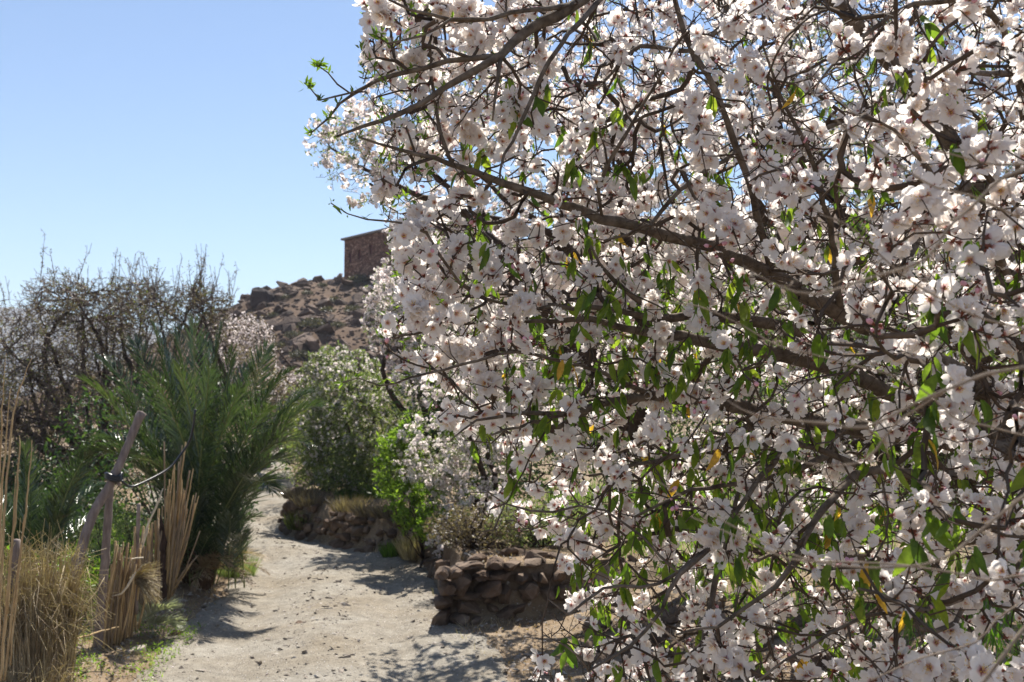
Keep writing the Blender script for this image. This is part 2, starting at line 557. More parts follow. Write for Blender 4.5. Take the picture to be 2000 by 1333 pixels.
# shrubs on the hill
M_hshrub = mat_leaf('hill_shrub_leaf', [(0, (.055, .05, .035)), (.5, (.10, .09, .06)), (1, (.15, .13, .085))], .15)
M_dryleaf = mat_leaf('dry_leaf', [(0, (.13, .075, .04)), (.5, (.24, .15, .08)), (1, (.36, .25, .13))], .3)
M_dusky = mat_leaf('dusky_dead_leaf', [(0, (.07, .05, .042)), (.5, (.13, .095, .08)), (1, (.23, .18, .15))], .3)
def leaf_proto(L=1.0, W=.3, curl=.15, fold=.12, rows=4):
    u = np.linspace(0, 1, rows + 1)
    w = W * np.sin(np.pi * np.clip(u, 0.04, .985) ** .85) ** .8
    V = []
    for k, uu in enumerate(u):
        z = -curl * uu * uu * L
        V += [(-w[k] / 2, uu * L, z + fold * w[k]), (0, uu * L, z), (w[k] / 2, uu * L, z + fold * w[k])]
    F = []
    for k in range(rows):
        a = k * 3
        F += [(a, a + 1, a + 4, a + 3), (a + 1, a + 2, a + 5, a + 4)]
    return np.array(V), [(np.array(F), 0)], np.zeros(len(V))
LEAF1 = (np.array([(0, 0, 0), (-.17, .45, .04), (0, 1, -.06), (.17, .45, .04)]), [(np.array([(0, 2, 1), (0, 3, 2)]), 0)], np.zeros(4))
def leaf_cloud(g, r, pos, size, upbias=0.3, mat=0, proto=LEAF1, down=False, tlo=0, thi=1):
    n = len(pos)
    if n == 0: return
    d = rand_dirs(r, n) + np.array([0, 0, -.9 if down else upbias])
    d = nrm(d)
    nn = nrm(np.cross(d, rand_dirs(r, n)))
    x = np.cross(d, nn)
    M = np.stack([x, d, nn], 2) * (size * r.uniform(.7, 1.3, n))[:, None, None]
    V, Fs, t = proto
    g.scatter((V, [(F, mat) for F, _ in Fs], t), M, pos, r.uniform(tlo, thi, n))
hs = [(610, 640, 'grey-green dry shrub halfway down the slope under the house', 1.3), (700, 553, 'olive scrub bush growing at the foot of the stone house', 1.5), (575, 660, 'round pale shrub low on the hillside above the silvery tree', .9),
      (535, 620, 'small grey shrub just right of the big dark boulder', .8), (585, 700, 'lowest hillside shrub, just over the top of the silvery tree', 1.0), (640, 610, 'dry shrub among rocks midway between boulder and house', .9),
      (660, 640, 'bushy shrub on the slope close to the white blossom edge', .8), (560, 585, 'tiny scrub near the hill skyline right of the dark boulder', .8), (655, 590, 'small olive shrub directly below the left corner of the house', .9),
      (690, 610, 'wide scrubby shrub half hidden by the blossom below the house', 1.1), (545, 680, 'faint shrub low on the slope beside the pinkish almond', .8), (600, 575, 'low scrub just beneath the skyline left of the house', .7),
      (630, 560, 'little dry shrub on the bare shoulder beside the house', .7)]
def hill_hit(px, py):
    for d in np.arange(42, 90, .4):
        q = P(px, py, d)
        if hill_z(q[0:1], q[1:2])[0] >= q[2]: return q
    return P(px, py, 84)
for k, (px_, py_, lab, s) in enumerate(hs):
    q = hill_hit(px_, py_)
    t = thing('hill_shrub', lab or 'low dry grey-green shrub among the rocks of the hillside', 'shrub', q, None if lab else 'shrubs on the rocky hillside')
    gs = Geo()
    for _ in range(12):
        a = rand_dirs(r, 1)[0] * np.array([1, 1, .5]) + np.array([0, 0, .7])
        tube(gs, np.array([q + (0, 0, -.1), q + a * s * .3, q + a * s * .55]), [.02, .015, .008], 3)
    gs.build('stem', M_twig, t)
    gl = Geo()
    d = rand_dirs(r, 420)
    d[:, 2] = np.abs(d[:, 2]) * .75
    leaf_cloud(gl, r, q + d * s * .55 * r.random((420, 1)) ** .35 * np.array([1.2, 1.2, 1]), .17 * s, .5)
    gl.build('foliage', M_hshrub, t, kind='stuff')

# stone house on the crest
def box(g, lo, hi, mat=0, fr=None):
    lo, hi = np.array(lo, float), np.array(hi, float)
    V = np.array([(x, y, z) for x in (lo[0], hi[0]) for y in (lo[1], hi[1]) for z in (lo[2], hi[2])])
    if fr is not None: V = V @ fr[0].T + fr[1]
    F = np.array([(0, 1, 3, 2), (4, 6, 7, 5), (0, 4, 5, 1), (2, 3, 7, 6), (0, 2, 6, 4), (1, 5, 7, 3)])
    g.add(V, [(F, mat)])
def stone_mason_material():
    m, nt, out = nodes_of('house_masonry')
    co = N(nt, 'ShaderNodeNewGeometry').outputs['Position']
    vo = N(nt, 'ShaderNodeTexVoronoi', {'Vector': N(nt, 'ShaderNodeMapping', {'Vector': co, 'Scale': (1, 1, 1.5)}).outputs[0], 'Scale': 3.4})
    ve = N(nt, 'ShaderNodeTexVoronoi', {'Vector': N(nt, 'ShaderNodeMapping', {'Vector': co, 'Scale': (1, 1, 1.5)}).outputs[0], 'Scale': 3.4}, feature='DISTANCE_TO_EDGE')
    c = ramp(nt, N(nt, 'ShaderNodeSeparateColor', {0: vo.outputs['Color']}).outputs[0], [(0, (.12, .06, .045)), (.5, (.22, .115, .08)), (1, (.34, .21, .15))])
    e = ramp(nt, ve.outputs['Distance'], [(.02, (.35, .35, .35)), (.08, (1, 1, 1))])
    c = mixc(nt, 1.0, c, e, 'MULTIPLY')
    b = N(nt, 'ShaderNodeBump', {'Height': e, 'Strength': 1.0, 'Distance': .08})
    s = N(nt, 'ShaderNodeBsdfPrincipled', {'Base Color': c, 'Roughness': .95, 'Specular IOR Level': .1, 'Normal': b.outputs[0]})
    nt.links.new(s.outputs[0], out.inputs[0])
    return m
M_mason = stone_mason_material()
M_roof = mat_flat('roof_slab', (.20, .165, .14), .9)
M_maroon = mat_flat('maroon_shutter', (.10, .025, .025), .6)
c0 = P(672, 540, 84)                       # left front corner at the ground
c1 = P(880, 545, 73)                       # right front corner, nearer
ax = nrm(np.array([c1[0] - c0[0], c1[1] - c0[1], 0]))
ay = np.array([-ax[1], ax[0], 0])
FRM = (np.stack([ax, ay, np.array([0, 0, 1.])], 1), np.array([c0[0], c0[1], c0[2]]))
WL = float(np.linalg.norm((c1 - c0)[:2])); WH = 3.05
house = thing('stone_house', 'small flat-roofed brown stone house with tiny dark windows on the hill crest', 'house', c0)
g = Geo()
# front wall built round three openings
wins = [(.9, 1.05, .42, .85), (2.3, 1.2, .42, .8), (4.0, 1.35, .45, .85)]
xs = 0.0
for (wx, wz, ww, wh) in wins:
    box(g, (xs, 0, -1.5), (wx - ww / 2, .4, WH), fr=FRM)
    box(g, (wx - ww / 2, 0, -1.5), (wx + ww / 2, .4, wz), fr=FRM)
    box(g, (wx - ww / 2, 0, wz + wh), (wx + ww / 2, .4, WH), fr=FRM)
    xs = wx + ww / 2
box(g, (xs, 0, -1.5), (WL, .4, WH), fr=FRM)
box(g, (0, .4, -1.5), (.4, 6, WH), fr=FRM)
box(g, (WL - .4, .4, -1.5), (WL, 6, WH), fr=FRM)
box(g, (0.4, 5.6, -1.5), (WL - .4, 6, WH), fr=FRM)
g.build('wall', M_mason, house, smooth=False)
g = Geo(); box(g, (-.22, -.25, WH + .003), (WL + .2, 6.2, WH + .16), fr=FRM)
g.build('roof', M_roof, house, smooth=False)
for (wx, wz, ww, wh) in wins:
    g = Geo()
    for a, b in (((wx - ww / 2, .1, wz), (wx - ww / 2 + .05, .2, wz + wh)), ((wx + ww / 2 - .05, .1, wz), (wx + ww / 2, .2, wz + wh)),
                 ((wx - ww / 2 + .05, .1, wz), (wx + ww / 2 - .05, .2, wz + .05)), ((wx - ww / 2 + .05, .1, wz + wh - .05), (wx + ww / 2 - .05, .2, wz + wh))):
        box(g, a, b, fr=FRM)
    w = g.build('window', M_maroon, house, smooth=False)
    g = Geo(); box(g, (wx - ww / 2 + .05, .14, wz + .05), (wx + ww / 2 - .05, .16, wz + wh - .05), fr=FRM)
    s = g.build('shutter', M_maroon, None, smooth=False); s.parent = w

# ---------------------------------------------------------------- distant plateau
M_mesa = mat_rough('plateau_rock', [(.3, (.10, .085, .08)), (.7, (.19, .16, .14))], .012, bump=1, bscale=.03, dist=12)
def mesa_z(X, Y):
    px = 1000 + FPX * X / Y
    top = (800 - np.interp(px, [-2500, -600, 0, 120, 260, 420, 700], [560, 585, 600, 604, 640, 700, 790])) / FPX * 1500
    e = sstep(1080, 1480, Y + 45 * vnoise(X, Y, 70, 41) + 25 * vnoise(X, Y, 28, 42))
    return -3 + top * e ** .8 + 5 * vnoise(X, Y, 40, 43) * e * (e < .97) + 1.0 * vnoise(X, Y, 20, 44) * e
g = Geo()
V, F = grid_sheet(np.arange(-1900, 0, 14.), np.arange(1000, 1900, 14.), mesa_z)
g.add(V, [(F, 0)])
tag(g.build('distant_plateau', M_mesa), None, kind='structure')
# ---------------------------------------------------------------- trees: skeleton limbs, then twigs grown towards scattered points
class Tree:
    def __init__(s, seed):
        s.r = np.random.default_rng(seed)
        s.cap = 4000
        s.P = np.zeros((s.cap, 3)); s.D = np.zeros((s.cap, 3)); s.par = np.full(s.cap, -1); s.limb = np.full(s.cap, -1)
        s.fix = np.zeros(s.cap); s.n = 0; s.limbs = []
    def _add(s, p, d, par, limb=-1, fix=0.0):
        if s.n >= s.cap:
            for k in ('P', 'D', 'par', 'limb', 'fix'):
                a = getattr(s, k); setattr(s, k, np.concatenate([a, np.full_like(a, -1) if k in ('par', 'limb') else np.zeros_like(a)]))
            s.cap *= 2
        i = s.n
        s.P[i], s.D[i], s.par[i], s.limb[i], s.fix[i] = p, d, par, limb, fix
        s.n += 1
        return i
    def add_limb(s, pts, step=.06, jit=.004, snap=True):
        """pts rows: x, y, z, radius. The first point is joined to the nearest earlier limb."""
        pts = np.asarray(pts, float)
        par = -1
        if s.n and snap:
            j = int(np.argmin(np.linalg.norm(s.P[:s.n] - pts[0, :3], axis=1)))
            pts = pts.copy(); pts[0, :3] = s.P[j]; par = j
            pts[0, 3] = min(pts[0, 3], s.fix[j] * .9) if s.fix[j] > 0 else pts[0, 3]
        q = spline(pts, step, jit, s.r)
        q[:, 3] = np.maximum(q[:, 3], .0012)
        d = nrm(np.gradient(q[:, :3], axis=0))
        k = len(s.limbs)
        for a in range(len(q)):
            if a == 0 and par >= 0: continue
            par = s._add(q[a, :3], d[a], par, k, q[a, 3])
        s.limbs.append(q)
    def grow(s, targets, step=.05, jit=.006, back=.55, bend=.35, maxd=9.0):
        T = np.asarray(targets)
        d0 = np.full(len(T), 9e9)
        for a in range(0, s.n, 400):
            d0 = np.minimum(d0, np.linalg.norm(T[:, None] - s.P[None, a:min(s.n, a + 400)], axis=2).min(1))
        s.tips = []
        for ti in np.argsort(d0):
            t = T[ti]
            v = t - s.P[:s.n]
            L = np.sqrt((v * v).sum(1)) + 1e-6
            c = (v * s.D[:s.n]).sum(1) / L
            cost = L * (1 + back * (1 - c))
            j = int(np.argmin(cost))
            L = L[j]
            if L > maxd: continue
            if L < step * .6: continue
            p0 = s.P[j]; ctrl = p0 + s.D[j] * L * bend + (t - p0) * .18
            k = max(1, int(round(L / step)))
            u = (np.arange(1, k + 1) / k)[:, None]
            q = (1 - u) ** 2 * p0 + 2 * u * (1 - u) * ctrl + u * u * t
            if k > 1: q[:-1] += s.r.normal(size=(k - 1, 3)) * jit
            prev, pp = j, p0
            for a in range(k):
                dd = q[a] - pp
                prev_new = s._add(q[a], dd / (np.linalg.norm(dd) + 1e-9), prev)
                pp, prev = q[a], prev_new
            s.tips.append(prev)
    def radii(s, tip=.0013, expo=2.4):
        acc = np.zeros(s.n); rad = np.zeros(s.n)
        has = np.zeros(s.n, bool)
        for i in range(s.n - 1, -1, -1):
            rr = max(acc[i] ** (1 / expo) if acc[i] > 0 else tip, tip)
            if s.limb[i] >= 0: rr = s.fix[i]
            rad[i] = rr
            p = s.par[i]
            if p >= 0: acc[p] += rr ** expo
        s.rad = rad
        return rad
    def twig_geo(s, geo, sides=4, rmax=None, sel=None):
        """One short tapered tube per twig node to its parent."""
        idx = np.where(s.limb[:s.n] < 0)[0]
        if sel is not None: idx = idx[sel(idx)]
        par = s.par[idx]
        A, B = s.P[par], s.P[idx]
        dB = s.D[idx]; dA = np.where((s.limb[par] < 0)[:, None], s.D[par], dB)
        rB = s.rad[idx]
        rA = np.minimum(s.rad[par], rB * 1.25)
        ref = np.array([.35, .55, .76])
        def ring(C, d, rr):
            x = nrm(np.cross(d, ref)); y = np.cross(d, x)
            a = np.arange(sides) / sides * 2 * math.pi
            return C[:, None] + rr[:, None, None] * (x[:, None] * np.cos(a)[None, :, None] + y[:, None] * np.sin(a)[None, :, None])
        V = np.concatenate([ring(A, dA, rA), ring(B, dB, rB)], 1)
        n = len(idx); j = np.arange(sides)
        f = np.stack([j, (j + 1) % sides, sides + (j + 1) % sides, sides + j], -1)
        F = (f[None] + (np.arange(n) * 2 * sides)[:, None, None]).reshape(-1, 4)
        geo.add(V.reshape(-1, 3), [(F, 0)])
    def limb_objects(s, root, mat, trunks=1, sides=8, knob=.05):
        for k, q in enumerate(s.limbs):
            g = Geo()
            tube(g, q[:, :3], q[:, 3], sides if q[:, 3].max() > .012 else 6, knob=knob, r=s.r)
            g.build('trunk' if k < trunks else 'branch', mat, root)

def flower_parts(r, lod=0):
    """Petal shapes and flower hearts; sizes in metres, facing +Z. lod 0 is for the nearest blossoms."""
    pet = []
    for _ in range(4):
        rows, cols = ((5, 4), (3, 2), (2, 2))[lod]
        L = .0225 * r.uniform(.93, 1.08); W = .0205 * r.uniform(.92, 1.1)
        u = np.linspace(0, 1, rows + 1)
        prof = np.interp(u, [0, .15, .35, .62, .85, 1], [.14, .32, .72, 1.0, .84, .40])
        if lod == 2: prof = np.array([.15, .95, .6])
        V = []; ph = r.uniform(0, 6)
        for a, uu in enumerate(u):
            for v in np.linspace(-1, 1, cols + 1):
                x = v * prof[a] * W / 2
                y = .002 + uu * L - (.0026 * (1 - abs(v)) * (uu > .97)) - .0015 * abs(v) ** 2 * uu
                z = .0065 * uu ** 1.5 + .0035 * v * v * uu + .0011 * math.sin(v * 5 + ph) * uu + .0012 * math.sin(uu * 7 + ph)
                V.append((x, y, z))
        c1 = cols + 1
        i, j = np.meshgrid(np.arange(rows), np.arange(cols), indexing='ij')
        F = np.stack([i * c1 + j, i * c1 + j + 1, (i + 1) * c1 + j + 1, (i + 1) * c1 + j], -1).reshape(-1, 4)
        pet.append((np.array(V), [(F, 0)], np.repeat(np.clip(u, .001, .99), c1)))
    hearts = []
    for _ in range(3):
        g = Geo()
        # calyx: a short cup with lobes behind the petals, and its stalk
        if lod == 0:
            tube(g, [(0, 0, -.012), (0, 0, -.007), (0, 0, -.0015), (0, 0, .001)], [.0012, .0022, .0036, .0030], 5, mat=1, cap=False)
            for a in np.arange(5) * 2 * math.pi / 5 + .63:
                c, s_ = math.cos(a), math.sin(a)
                V = np.array([(-.002, .002, -.001), (.002, .002, -.001), (0, .0085, -.0003)]) @ np.array([[c, s_, 0], [-s_, c, 0], [0, 0, 1]])
                g.add(V, [(np.array([(0, 1, 2)]), 1)])
        else:
            tube(g, [(0, 0, -.011), (0, 0, -.001)], [.0012, .0036], 4, mat=1, cap=False)
            for a in np.arange(5) * 2 * math.pi / 5 + .63:
                c, s_ = math.cos(a), math.sin(a)
                g.add(np.array([(-.002, .001, -.001), (.002, .001, -.001), (0, .0085, -.0003)]) @ np.array([[c, s_, 0], [-s_, c, 0], [0, 0, 1]]), [(np.array([(0, 1, 2)]), 1)])
        k = 5
        V = np.array([(math.cos(a) * .0035, math.sin(a) * .0035, .0014) for a in np.arange(k) * 2 * math.pi / k] + [(0, 0, .002)])
        g.add(V, [(np.array([(k, a, (a + 1) % k) for a in range(k)]), 1)])
        for b in range((14, 8, 3)[lod]):
            a = b * 2.4 + r.uniform(-.2, .2); tl = r.uniform(.25, .8); ln = r.uniform(.009, .013)
            d = np.array([math.cos(a) * tl, math.sin(a) * tl, 1]); d /= np.linalg.norm(d)
            x = nrm(np.cross(d, [0.2, .3, 1.0])); w = (.00035, .0004, .0006)[lod]
            o = d * .002
            g.add(np.array([o - x * w, o + x * w, d * ln]), [(np.array([(0, 1, 2)]), 2)])
            e = d * ln; q = (.0010, .0012, .0014)[lod]
            y = np.cross(d, x)
            if lod == 0: g.add(np.array([e - x * q, e + y * q, e + x * q, e - y * q, e + d * q * 1.4]), [(np.array([(0, 1, 4), (1, 2, 4), (2, 3, 4), (3, 0, 4)]), 3)])
            elif lod == 1: g.add(np.array([e - x * q, e + y * q, e + x * q, e - y * q]), [(np.array([(0, 1, 2, 3)]), 3)])
        hearts.append(g.proto())
    return pet, hearts
def flower_variants(r, pet, hearts, n):
    out = []
    for k in range(n):
        opening = r.choice([-.1, .1, .3, .7, 1.05], p=[.3, .27, .2, .13, .1])
        comp = []
        for b in range(5):
            a = b * 2 * math.pi / 5 + r.normal() * .07
            tilt = opening + r.normal() * .10
            roll = .12 * (1 if b % 2 else -1) + r.normal() * .08
            R = Matrix.Rotation(a, 3, 'Z') @ Matrix.Rotation(tilt, 3, 'X') @ Matrix.Rotation(roll, 3, 'Y')
            comp.append((int(r.integers(len(pet))), np.array(R) * r.uniform(.93, 1.07)))
        h = int(r.integers(len(hearts)))
        g = Geo()
        for pi, R in comp:
            V, Fs, t = pet[pi]; g.add(V @ R.T, Fs, t)
        V, Fs, t = hearts[h]; g.add(V, Fs, t)
        out.append((comp, h, g.proto()))
    return out
FR = np.random.default_rng(77)
PET_HI, HEART_HI = flower_parts(FR, 0)
VAR_HI = flower_variants(FR, PET_HI, HEART_HI, 10)
VAR_MID = flower_variants(FR, *flower_parts(FR, 1), 10)
VAR_LO = flower_variants(FR, *flower_parts(FR, 2), 10)
def tiny_flower(r):
    """Five two-triangle petals and a dark heart, for trees farther off."""
    g = Geo()
    for b in range(5):
        a = b * 2 * math.pi / 5; c, s_ = math.cos(a), math.sin(a); t = r.uniform(.0, .4)
        V = np.array([(0, .002, 0), (-.0115, .015, .004 + t * .008), (0, .023, .004 + t * .014), (.0115, .015, .004 + t * .008)]) @ np.array([[c, s_, 0], [-s_, c, 0], [0, 0, 1]])
        g.add(V, [(np.array([(0, 3, 2, 1)]), 0)], [.1, .6, .9, .6])
    V = np.array([(math.cos(a) * .0030, math.sin(a) * .0030, .0022) for a in np.arange(4) * math.pi / 2])
    g.add(V, [(np.array([(0, 1, 2, 3)]), 1)])
    return g.proto()
TINY = [tiny_flower(FR) for _ in range(4)]
FMATS = [M_petal, M_calyx, M_stamen, M_anther]

def bud_proto():
    V, F = ico(1)
    V = V * np.array([.0042, .0042, .0062]) + np.array([0, 0, .006])
    g = Geo(); g.add(V, [(F, 0)])
    tube(g, [(0, 0, -.004), (0, 0, .001), (0, 0, .005)], [.0012, .0028, .0036], 5, mat=1)
    return g.proto()
BUD = bud_proto()

def pick_flower_sites(tree, count, rmax, spread=.012, outward=.6, cluster=2.2):
    """Sites on thin wood, in clusters, with facing directions."""
    r = tree.r
    idx = np.where((tree.rad[:tree.n] < rmax) & (tree.par[:tree.n] >= 0) & (tree.limb[:tree.n] < 0))[0]
    w = np.ones(len(idx))
    # patchy: whole sprays flower more or less
    q = tree.P[idx]
    w *= .12 + np.array([max(0, .45 + mnoise.noise(Vector(v) * 3.1)) for v in q]) ** 1.8
    w /= w.sum()
    nc = int(count / cluster)
    c = r.choice(len(idx), nc, p=w)
    k = 1 + r.poisson(cluster - 1, nc)
    c = np.repeat(c, k)
    f = r.random((len(c), 1))
    pos = q[c] * f + tree.P[tree.par[idx[c]]] * (1 - f)
    dr = rand_dirs(r, len(c)); tw = tree.D[idx[c]]
    dr = nrm(dr - tw * (dr * tw).sum(1, keepdims=True) * .6)
    pos = pos + dr * (spread * r.uniform(.7, 1.4, (len(c), 1)))
    return pos, dr

# ---------------------------------------------------------------- the near almond tree
def px_limb(rows, k=.86):
    """rows: picture x, y, depth, thickness in picture pixels -> x, y, z, radius."""
    return np.array([[*P(a, b, d), t * d / FPX / 2 * k] for a, b, d, t in rows])
T1 = Tree(101)
tb = P(2150, 1000, 2.9)
tz = HZ(tb[0], tb[1])
T1.add_limb(np.array([[tb[0] + .05, tb[1] + .05, tz - .1, .15], [tb[0], tb[1], tz + .25, .115], [*P(2120, 1000, 2.9), .095], [*P(2075, 880, 2.85), .08]]), .06, .004)
LIMBS = [
    [(2075, 880, 2.85, 70), (1960, 790, 2.75, 58), (1800, 690, 2.6, 50), (1640, 610, 2.45, 42), (1560, 568, 2.4, 36), (1480, 519, 2.35, 29), (1330, 468, 2.3, 26), (1180, 428, 2.2, 24), (1060, 385, 2.15, 21), (960, 350, 2.1, 18), (880, 318, 2.05, 13), (780, 290, 2.0, 8), (700, 268, 1.98, 4)],
    [(2075, 880, 2.85, 60), (1990, 600, 2.95, 50), (1900, 350, 3.0, 42), (1760, 150, 2.95, 38), (1600, -20, 2.8, 34), (1400, -110, 2.6, 30), (1230, -60, 2.3, 28), (1122, 8, 2.1, 27), (1025, 60, 2.05, 24), (976, 109, 2.0, 20), (871, 172, 1.98, 15), (781, 221, 1.96, 12), (710, 247, 1.95, 9), (654, 268, 1.94, 4)],
    [(976, 109, 2.0, 14), (870, 122, 2.0, 12), (800, 140, 2.0, 11), (735, 160, 2.0, 9), (690, 185, 2.0, 7), (640, 225, 1.98, 5), (608, 260, 1.97, 3)],
    [(735, 160, 2.0, 6), (690, 178, 1.96, 5), (655, 188, 1.95, 5), (625, 192, 1.94, 4), (602, 168, 1.93, 3)],
    [(690, 185, 2.0, 4), (660, 165, 1.95, 4), (640, 145, 1.93, 3), (620, 128, 1.92, 2)],
    [(976, 109, 2.0, 12), (975, 150, 1.98, 10), (968, 190, 1.96, 8), (962, 235, 1.95, 4)],
    [(838, -40, 2.1, 8), (840, 90, 2.08, 8), (850, 190, 2.06, 9), (862, 260, 2.05, 9), (882, 320, 2.05, 9)],
    [(1230, -60, 2.3, 14), (1100, 80, 2.0, 12), (1060, 150, 1.98, 11), (1020, 240, 1.95, 9), (985, 300, 1.93, 7), (975, 372, 1.9, 4)],
    [(1122, 8, 2.1, 16), (1040, 20, 2.0, 12), (960, 35, 1.95, 11), (880, 40, 1.92, 9), (800, 20, 1.9, 7), (740, -10, 1.88, 5)],
    [(960, 35, 1.95, 8), (880, 38, 1.9, 7), (820, 70, 1.88, 6), (760, 85, 1.86, 5), (735, 70, 1.85, 3)],
    [(1510, 530, 2.36, 20), (1480, 420, 2.3, 17), (1455, 330, 2.25, 16), (1425, 250, 2.2, 15), (1380, 150, 2.2, 14), (1335, 60, 2.2, 13), (1310, -30, 2.2, 11)],
    [(1640, 600, 2.45, 18), (1625, 470, 2.3, 15), (1600, 370, 2.2, 13), (1575, 285, 2.15, 11), (1520, 180, 2.1, 8), (1490, 90, 2.1, 5)],
    [(1390, 300, 2.2, 10), (1330, 370, 2.15, 11), (1270, 440, 2.12, 9), (1180, 470, 2.1, 5)],
    [(1180, 428, 2.2, 8), (1170, 370, 2.15, 10), (1210, 280, 2.1, 9), (1260, 200, 2.1, 7), (1300, 130, 2.05, 5)],
    [(2075, 900, 2.8, 55), (1900, 830, 2.75, 46), (1720, 760, 2.6, 38), (1560, 700, 2.5, 32), (1400, 672, 2.45, 28), (1304, 658, 2.4, 25), (1222, 640, 2.38, 17), (1120, 625, 2.3, 12), (1010, 630, 2.25, 7)],
    [(1720, 760, 2.6, 26), (1560, 650, 2.5, 26), (1391, 618, 2.4, 24), (1286, 625, 2.35, 18), (1187, 603, 2.3, 12), (1050, 600, 2.2, 9), (950, 585, 2.1, 8), (903, 552, 2.05, 8), (858, 502, 2.0, 7), (834, 458, 2.0, 7), (792, 439, 1.98, 6), (717, 426, 1.95, 4), (646, 397, 1.93, 2.5)],
    [(1286, 625, 2.35, 13), (1235, 580, 2.3, 12), (1200, 545, 2.25, 10), (1172, 515, 2.22, 7), (1140, 450, 2.2, 4)],
    [(2060, 920, 2.75, 60), (1950, 880, 2.6, 52), (1800, 850, 2.6, 45), (1650, 835, 2.55, 40), (1500, 805, 2.5, 34), (1380, 785, 2.4, 26), (1270, 775, 2.3, 22), (1170, 790, 2.25, 18), (1100, 810, 2.15, 13), (1000, 808, 2.05, 8), (930, 822, 2.0, 6), (880, 860, 1.95, 3)],
    [(1270, 775, 2.3, 12), (1150, 720, 2.2, 10), (1010, 690, 2.1, 8), (900, 715, 2.0, 7), (836, 729, 1.96, 6), (770, 745, 1.94, 5), (744, 753, 1.93, 4), (700, 742, 1.92, 3), (670, 747, 1.9, 2)],
    [(1170, 790, 2.25, 10), (1090, 835, 2.2, 12), (1040, 825, 2.1, 9), (960, 850, 2.0, 5)],
    [(1950, 900, 2.6, 34), (1850, 930, 2.3, 26), (1700, 920, 2.1, 20), (1608, 994, 1.95, 16), (1546, 1105, 1.85, 14), (1514, 1140, 1.85, 12), (1460, 1185, 1.85, 10), (1400, 1222, 1.85, 8), (1320, 1240, 1.85, 5)],
    [(1700, 920, 2.1, 15), (1560, 870, 2.1, 14), (1510, 905, 2.05, 13), (1462, 968, 2.0, 12), (1400, 1060, 1.95, 11), (1330, 1120, 1.9, 11), (1290, 1190, 1.88, 9), (1230, 1260, 1.85, 8), (1150, 1310, 1.8, 5)],
    [(1400, 1060, 1.95, 9), (1290, 1140, 1.9, 8), (1180, 1150, 1.85, 7), (1110, 1200, 1.8, 6), (1070, 1170, 1.8, 3)],
    [(1150, 1310, 1.8, 6), (1110, 1260, 1.78, 5), (1060, 1240, 1.76, 3)],
    [(1330, 1120, 1.9, 7), (1180, 1000, 1.95, 6), (1040, 1000, 1.95, 6), (985, 985, 1.95, 5), (960, 1035, 1.93, 5), (930, 1040, 1.92, 2)],
    [(985, 985, 1.95, 4), (950, 965, 1.94, 3), (918, 962, 1.93, 2)],
    [(2075, 1000, 2.7, 40), (1998, 1110, 2.2, 22), (1920, 1150, 1.9, 17), (1865, 1170, 1.75, 15), (1806, 1189, 1.6, 13), (1741, 1172, 1.55, 10), (1676, 1150, 1.5, 6)],
    [(1920, 1150, 1.9, 12), (1830, 1230, 1.7, 11), (1731, 1202, 1.65, 9), (1660, 1218, 1.6, 8), (1579, 1264, 1.6, 7), (1480, 1330, 1.6, 5)],
    [(1990, 600, 2.95, 30), (2030, 400, 2.4, 24), (2010, 180, 1.9, 18), (1918, 144, 1.7, 13), (1842, 139, 1.6, 12), (1770, 112, 1.55, 9), (1710, 100, 1.5, 6)],
    [(2030, 400, 2.4, 18), (1960, 60, 1.8, 15), (1840, 0, 1.7, 13), (1743, 27, 1.7, 13), (1698, 58, 1.7, 12), (1644, 103, 1.7, 9), (1600, 160, 1.65, 5)],
    [(1990, 600, 2.95, 26), (1940, 480, 2.3, 20), (1860, 400, 1.9, 15), (1790, 300, 1.7, 10), (1720, 240, 1.6, 6)],
    [(1960, 790, 2.75, 30), (1900, 700, 2.1, 18), (1830, 640, 1.75, 13), (1750, 700, 1.6, 10), (1690, 640, 1.5, 6)],
    [(1650, 835, 2.55, 18), (1600, 900, 2.3, 15), (1480, 940, 2.3, 12), (1350, 960, 2.25, 9), (1240, 1010, 2.2, 6)],
    [(1500, 805, 2.5, 16), (1400, 870, 2.3, 12), (1280, 900, 2.2, 9), (1150, 930, 2.15, 6)],
    [(1900, 350, 3.0, 24), (1820, 420, 2.6, 20), (1760, 520, 2.4, 14), (1700, 480, 2.2, 8)],
    [(1760, 150, 2.95, 24), (1640, 240, 2.7, 18), (1530, 260, 2.5, 13), (1400, 200, 2.4, 9), (1300, 250, 2.3, 5)],
    [(1400, -110, 2.6, 18), (1420, 20, 2.5, 15), (1350, 100, 2.5, 12), (1250, 90, 2.5, 10), (1180, 160, 2.4, 6)],
    [(2100, 1000, 2.85, 44), (2000, 1040, 3.0, 34), (1850, 1060, 3.1, 26), (1700, 1090, 3.0, 18), (1580, 1070, 2.9, 12), (1450, 1100, 2.8, 7)],
    [(1441, 1010, 2.3, 9), (1400, 1130, 2.2, 14), (1380, 1210, 2.15, 14), (1370, 1300, 2.1, 14), (1368, 1420, 2.1, 14)],
]
for L in LIMBS: T1.add_limb(px_limb(L), .045, .0022)
OUT = np.array([(700, -150), (690, 0), (735, 60), (690, 105), (700, 170), (745, 230), (735, 300), (715, 350), (745, 430), (765, 520), (790, 560), (745, 625), (735, 665), (800, 700), (845, 755), (830, 815), (885, 835), (930, 880), (960, 930), (930, 975), (960, 1060), (1050, 1040), (1075, 1090), (1100, 1170), (1045, 1210), (1060, 1270), (1020, 1330), (1050, 1480), (2300, 1480), (2300, -150)], float)
def in_poly(x, y, poly):
    n = len(poly); c = np.zeros(len(x), bool); j = n - 1
    for i in range(n):
        a, b = poly[i], poly[j]
        cr = ((a[1] > y) != (b[1] > y)) & (x < (b[0] - a[0]) * (y - a[1]) / (b[1] - a[1] + 1e-9) + a[0])
        c ^= cr; j = i
    return c
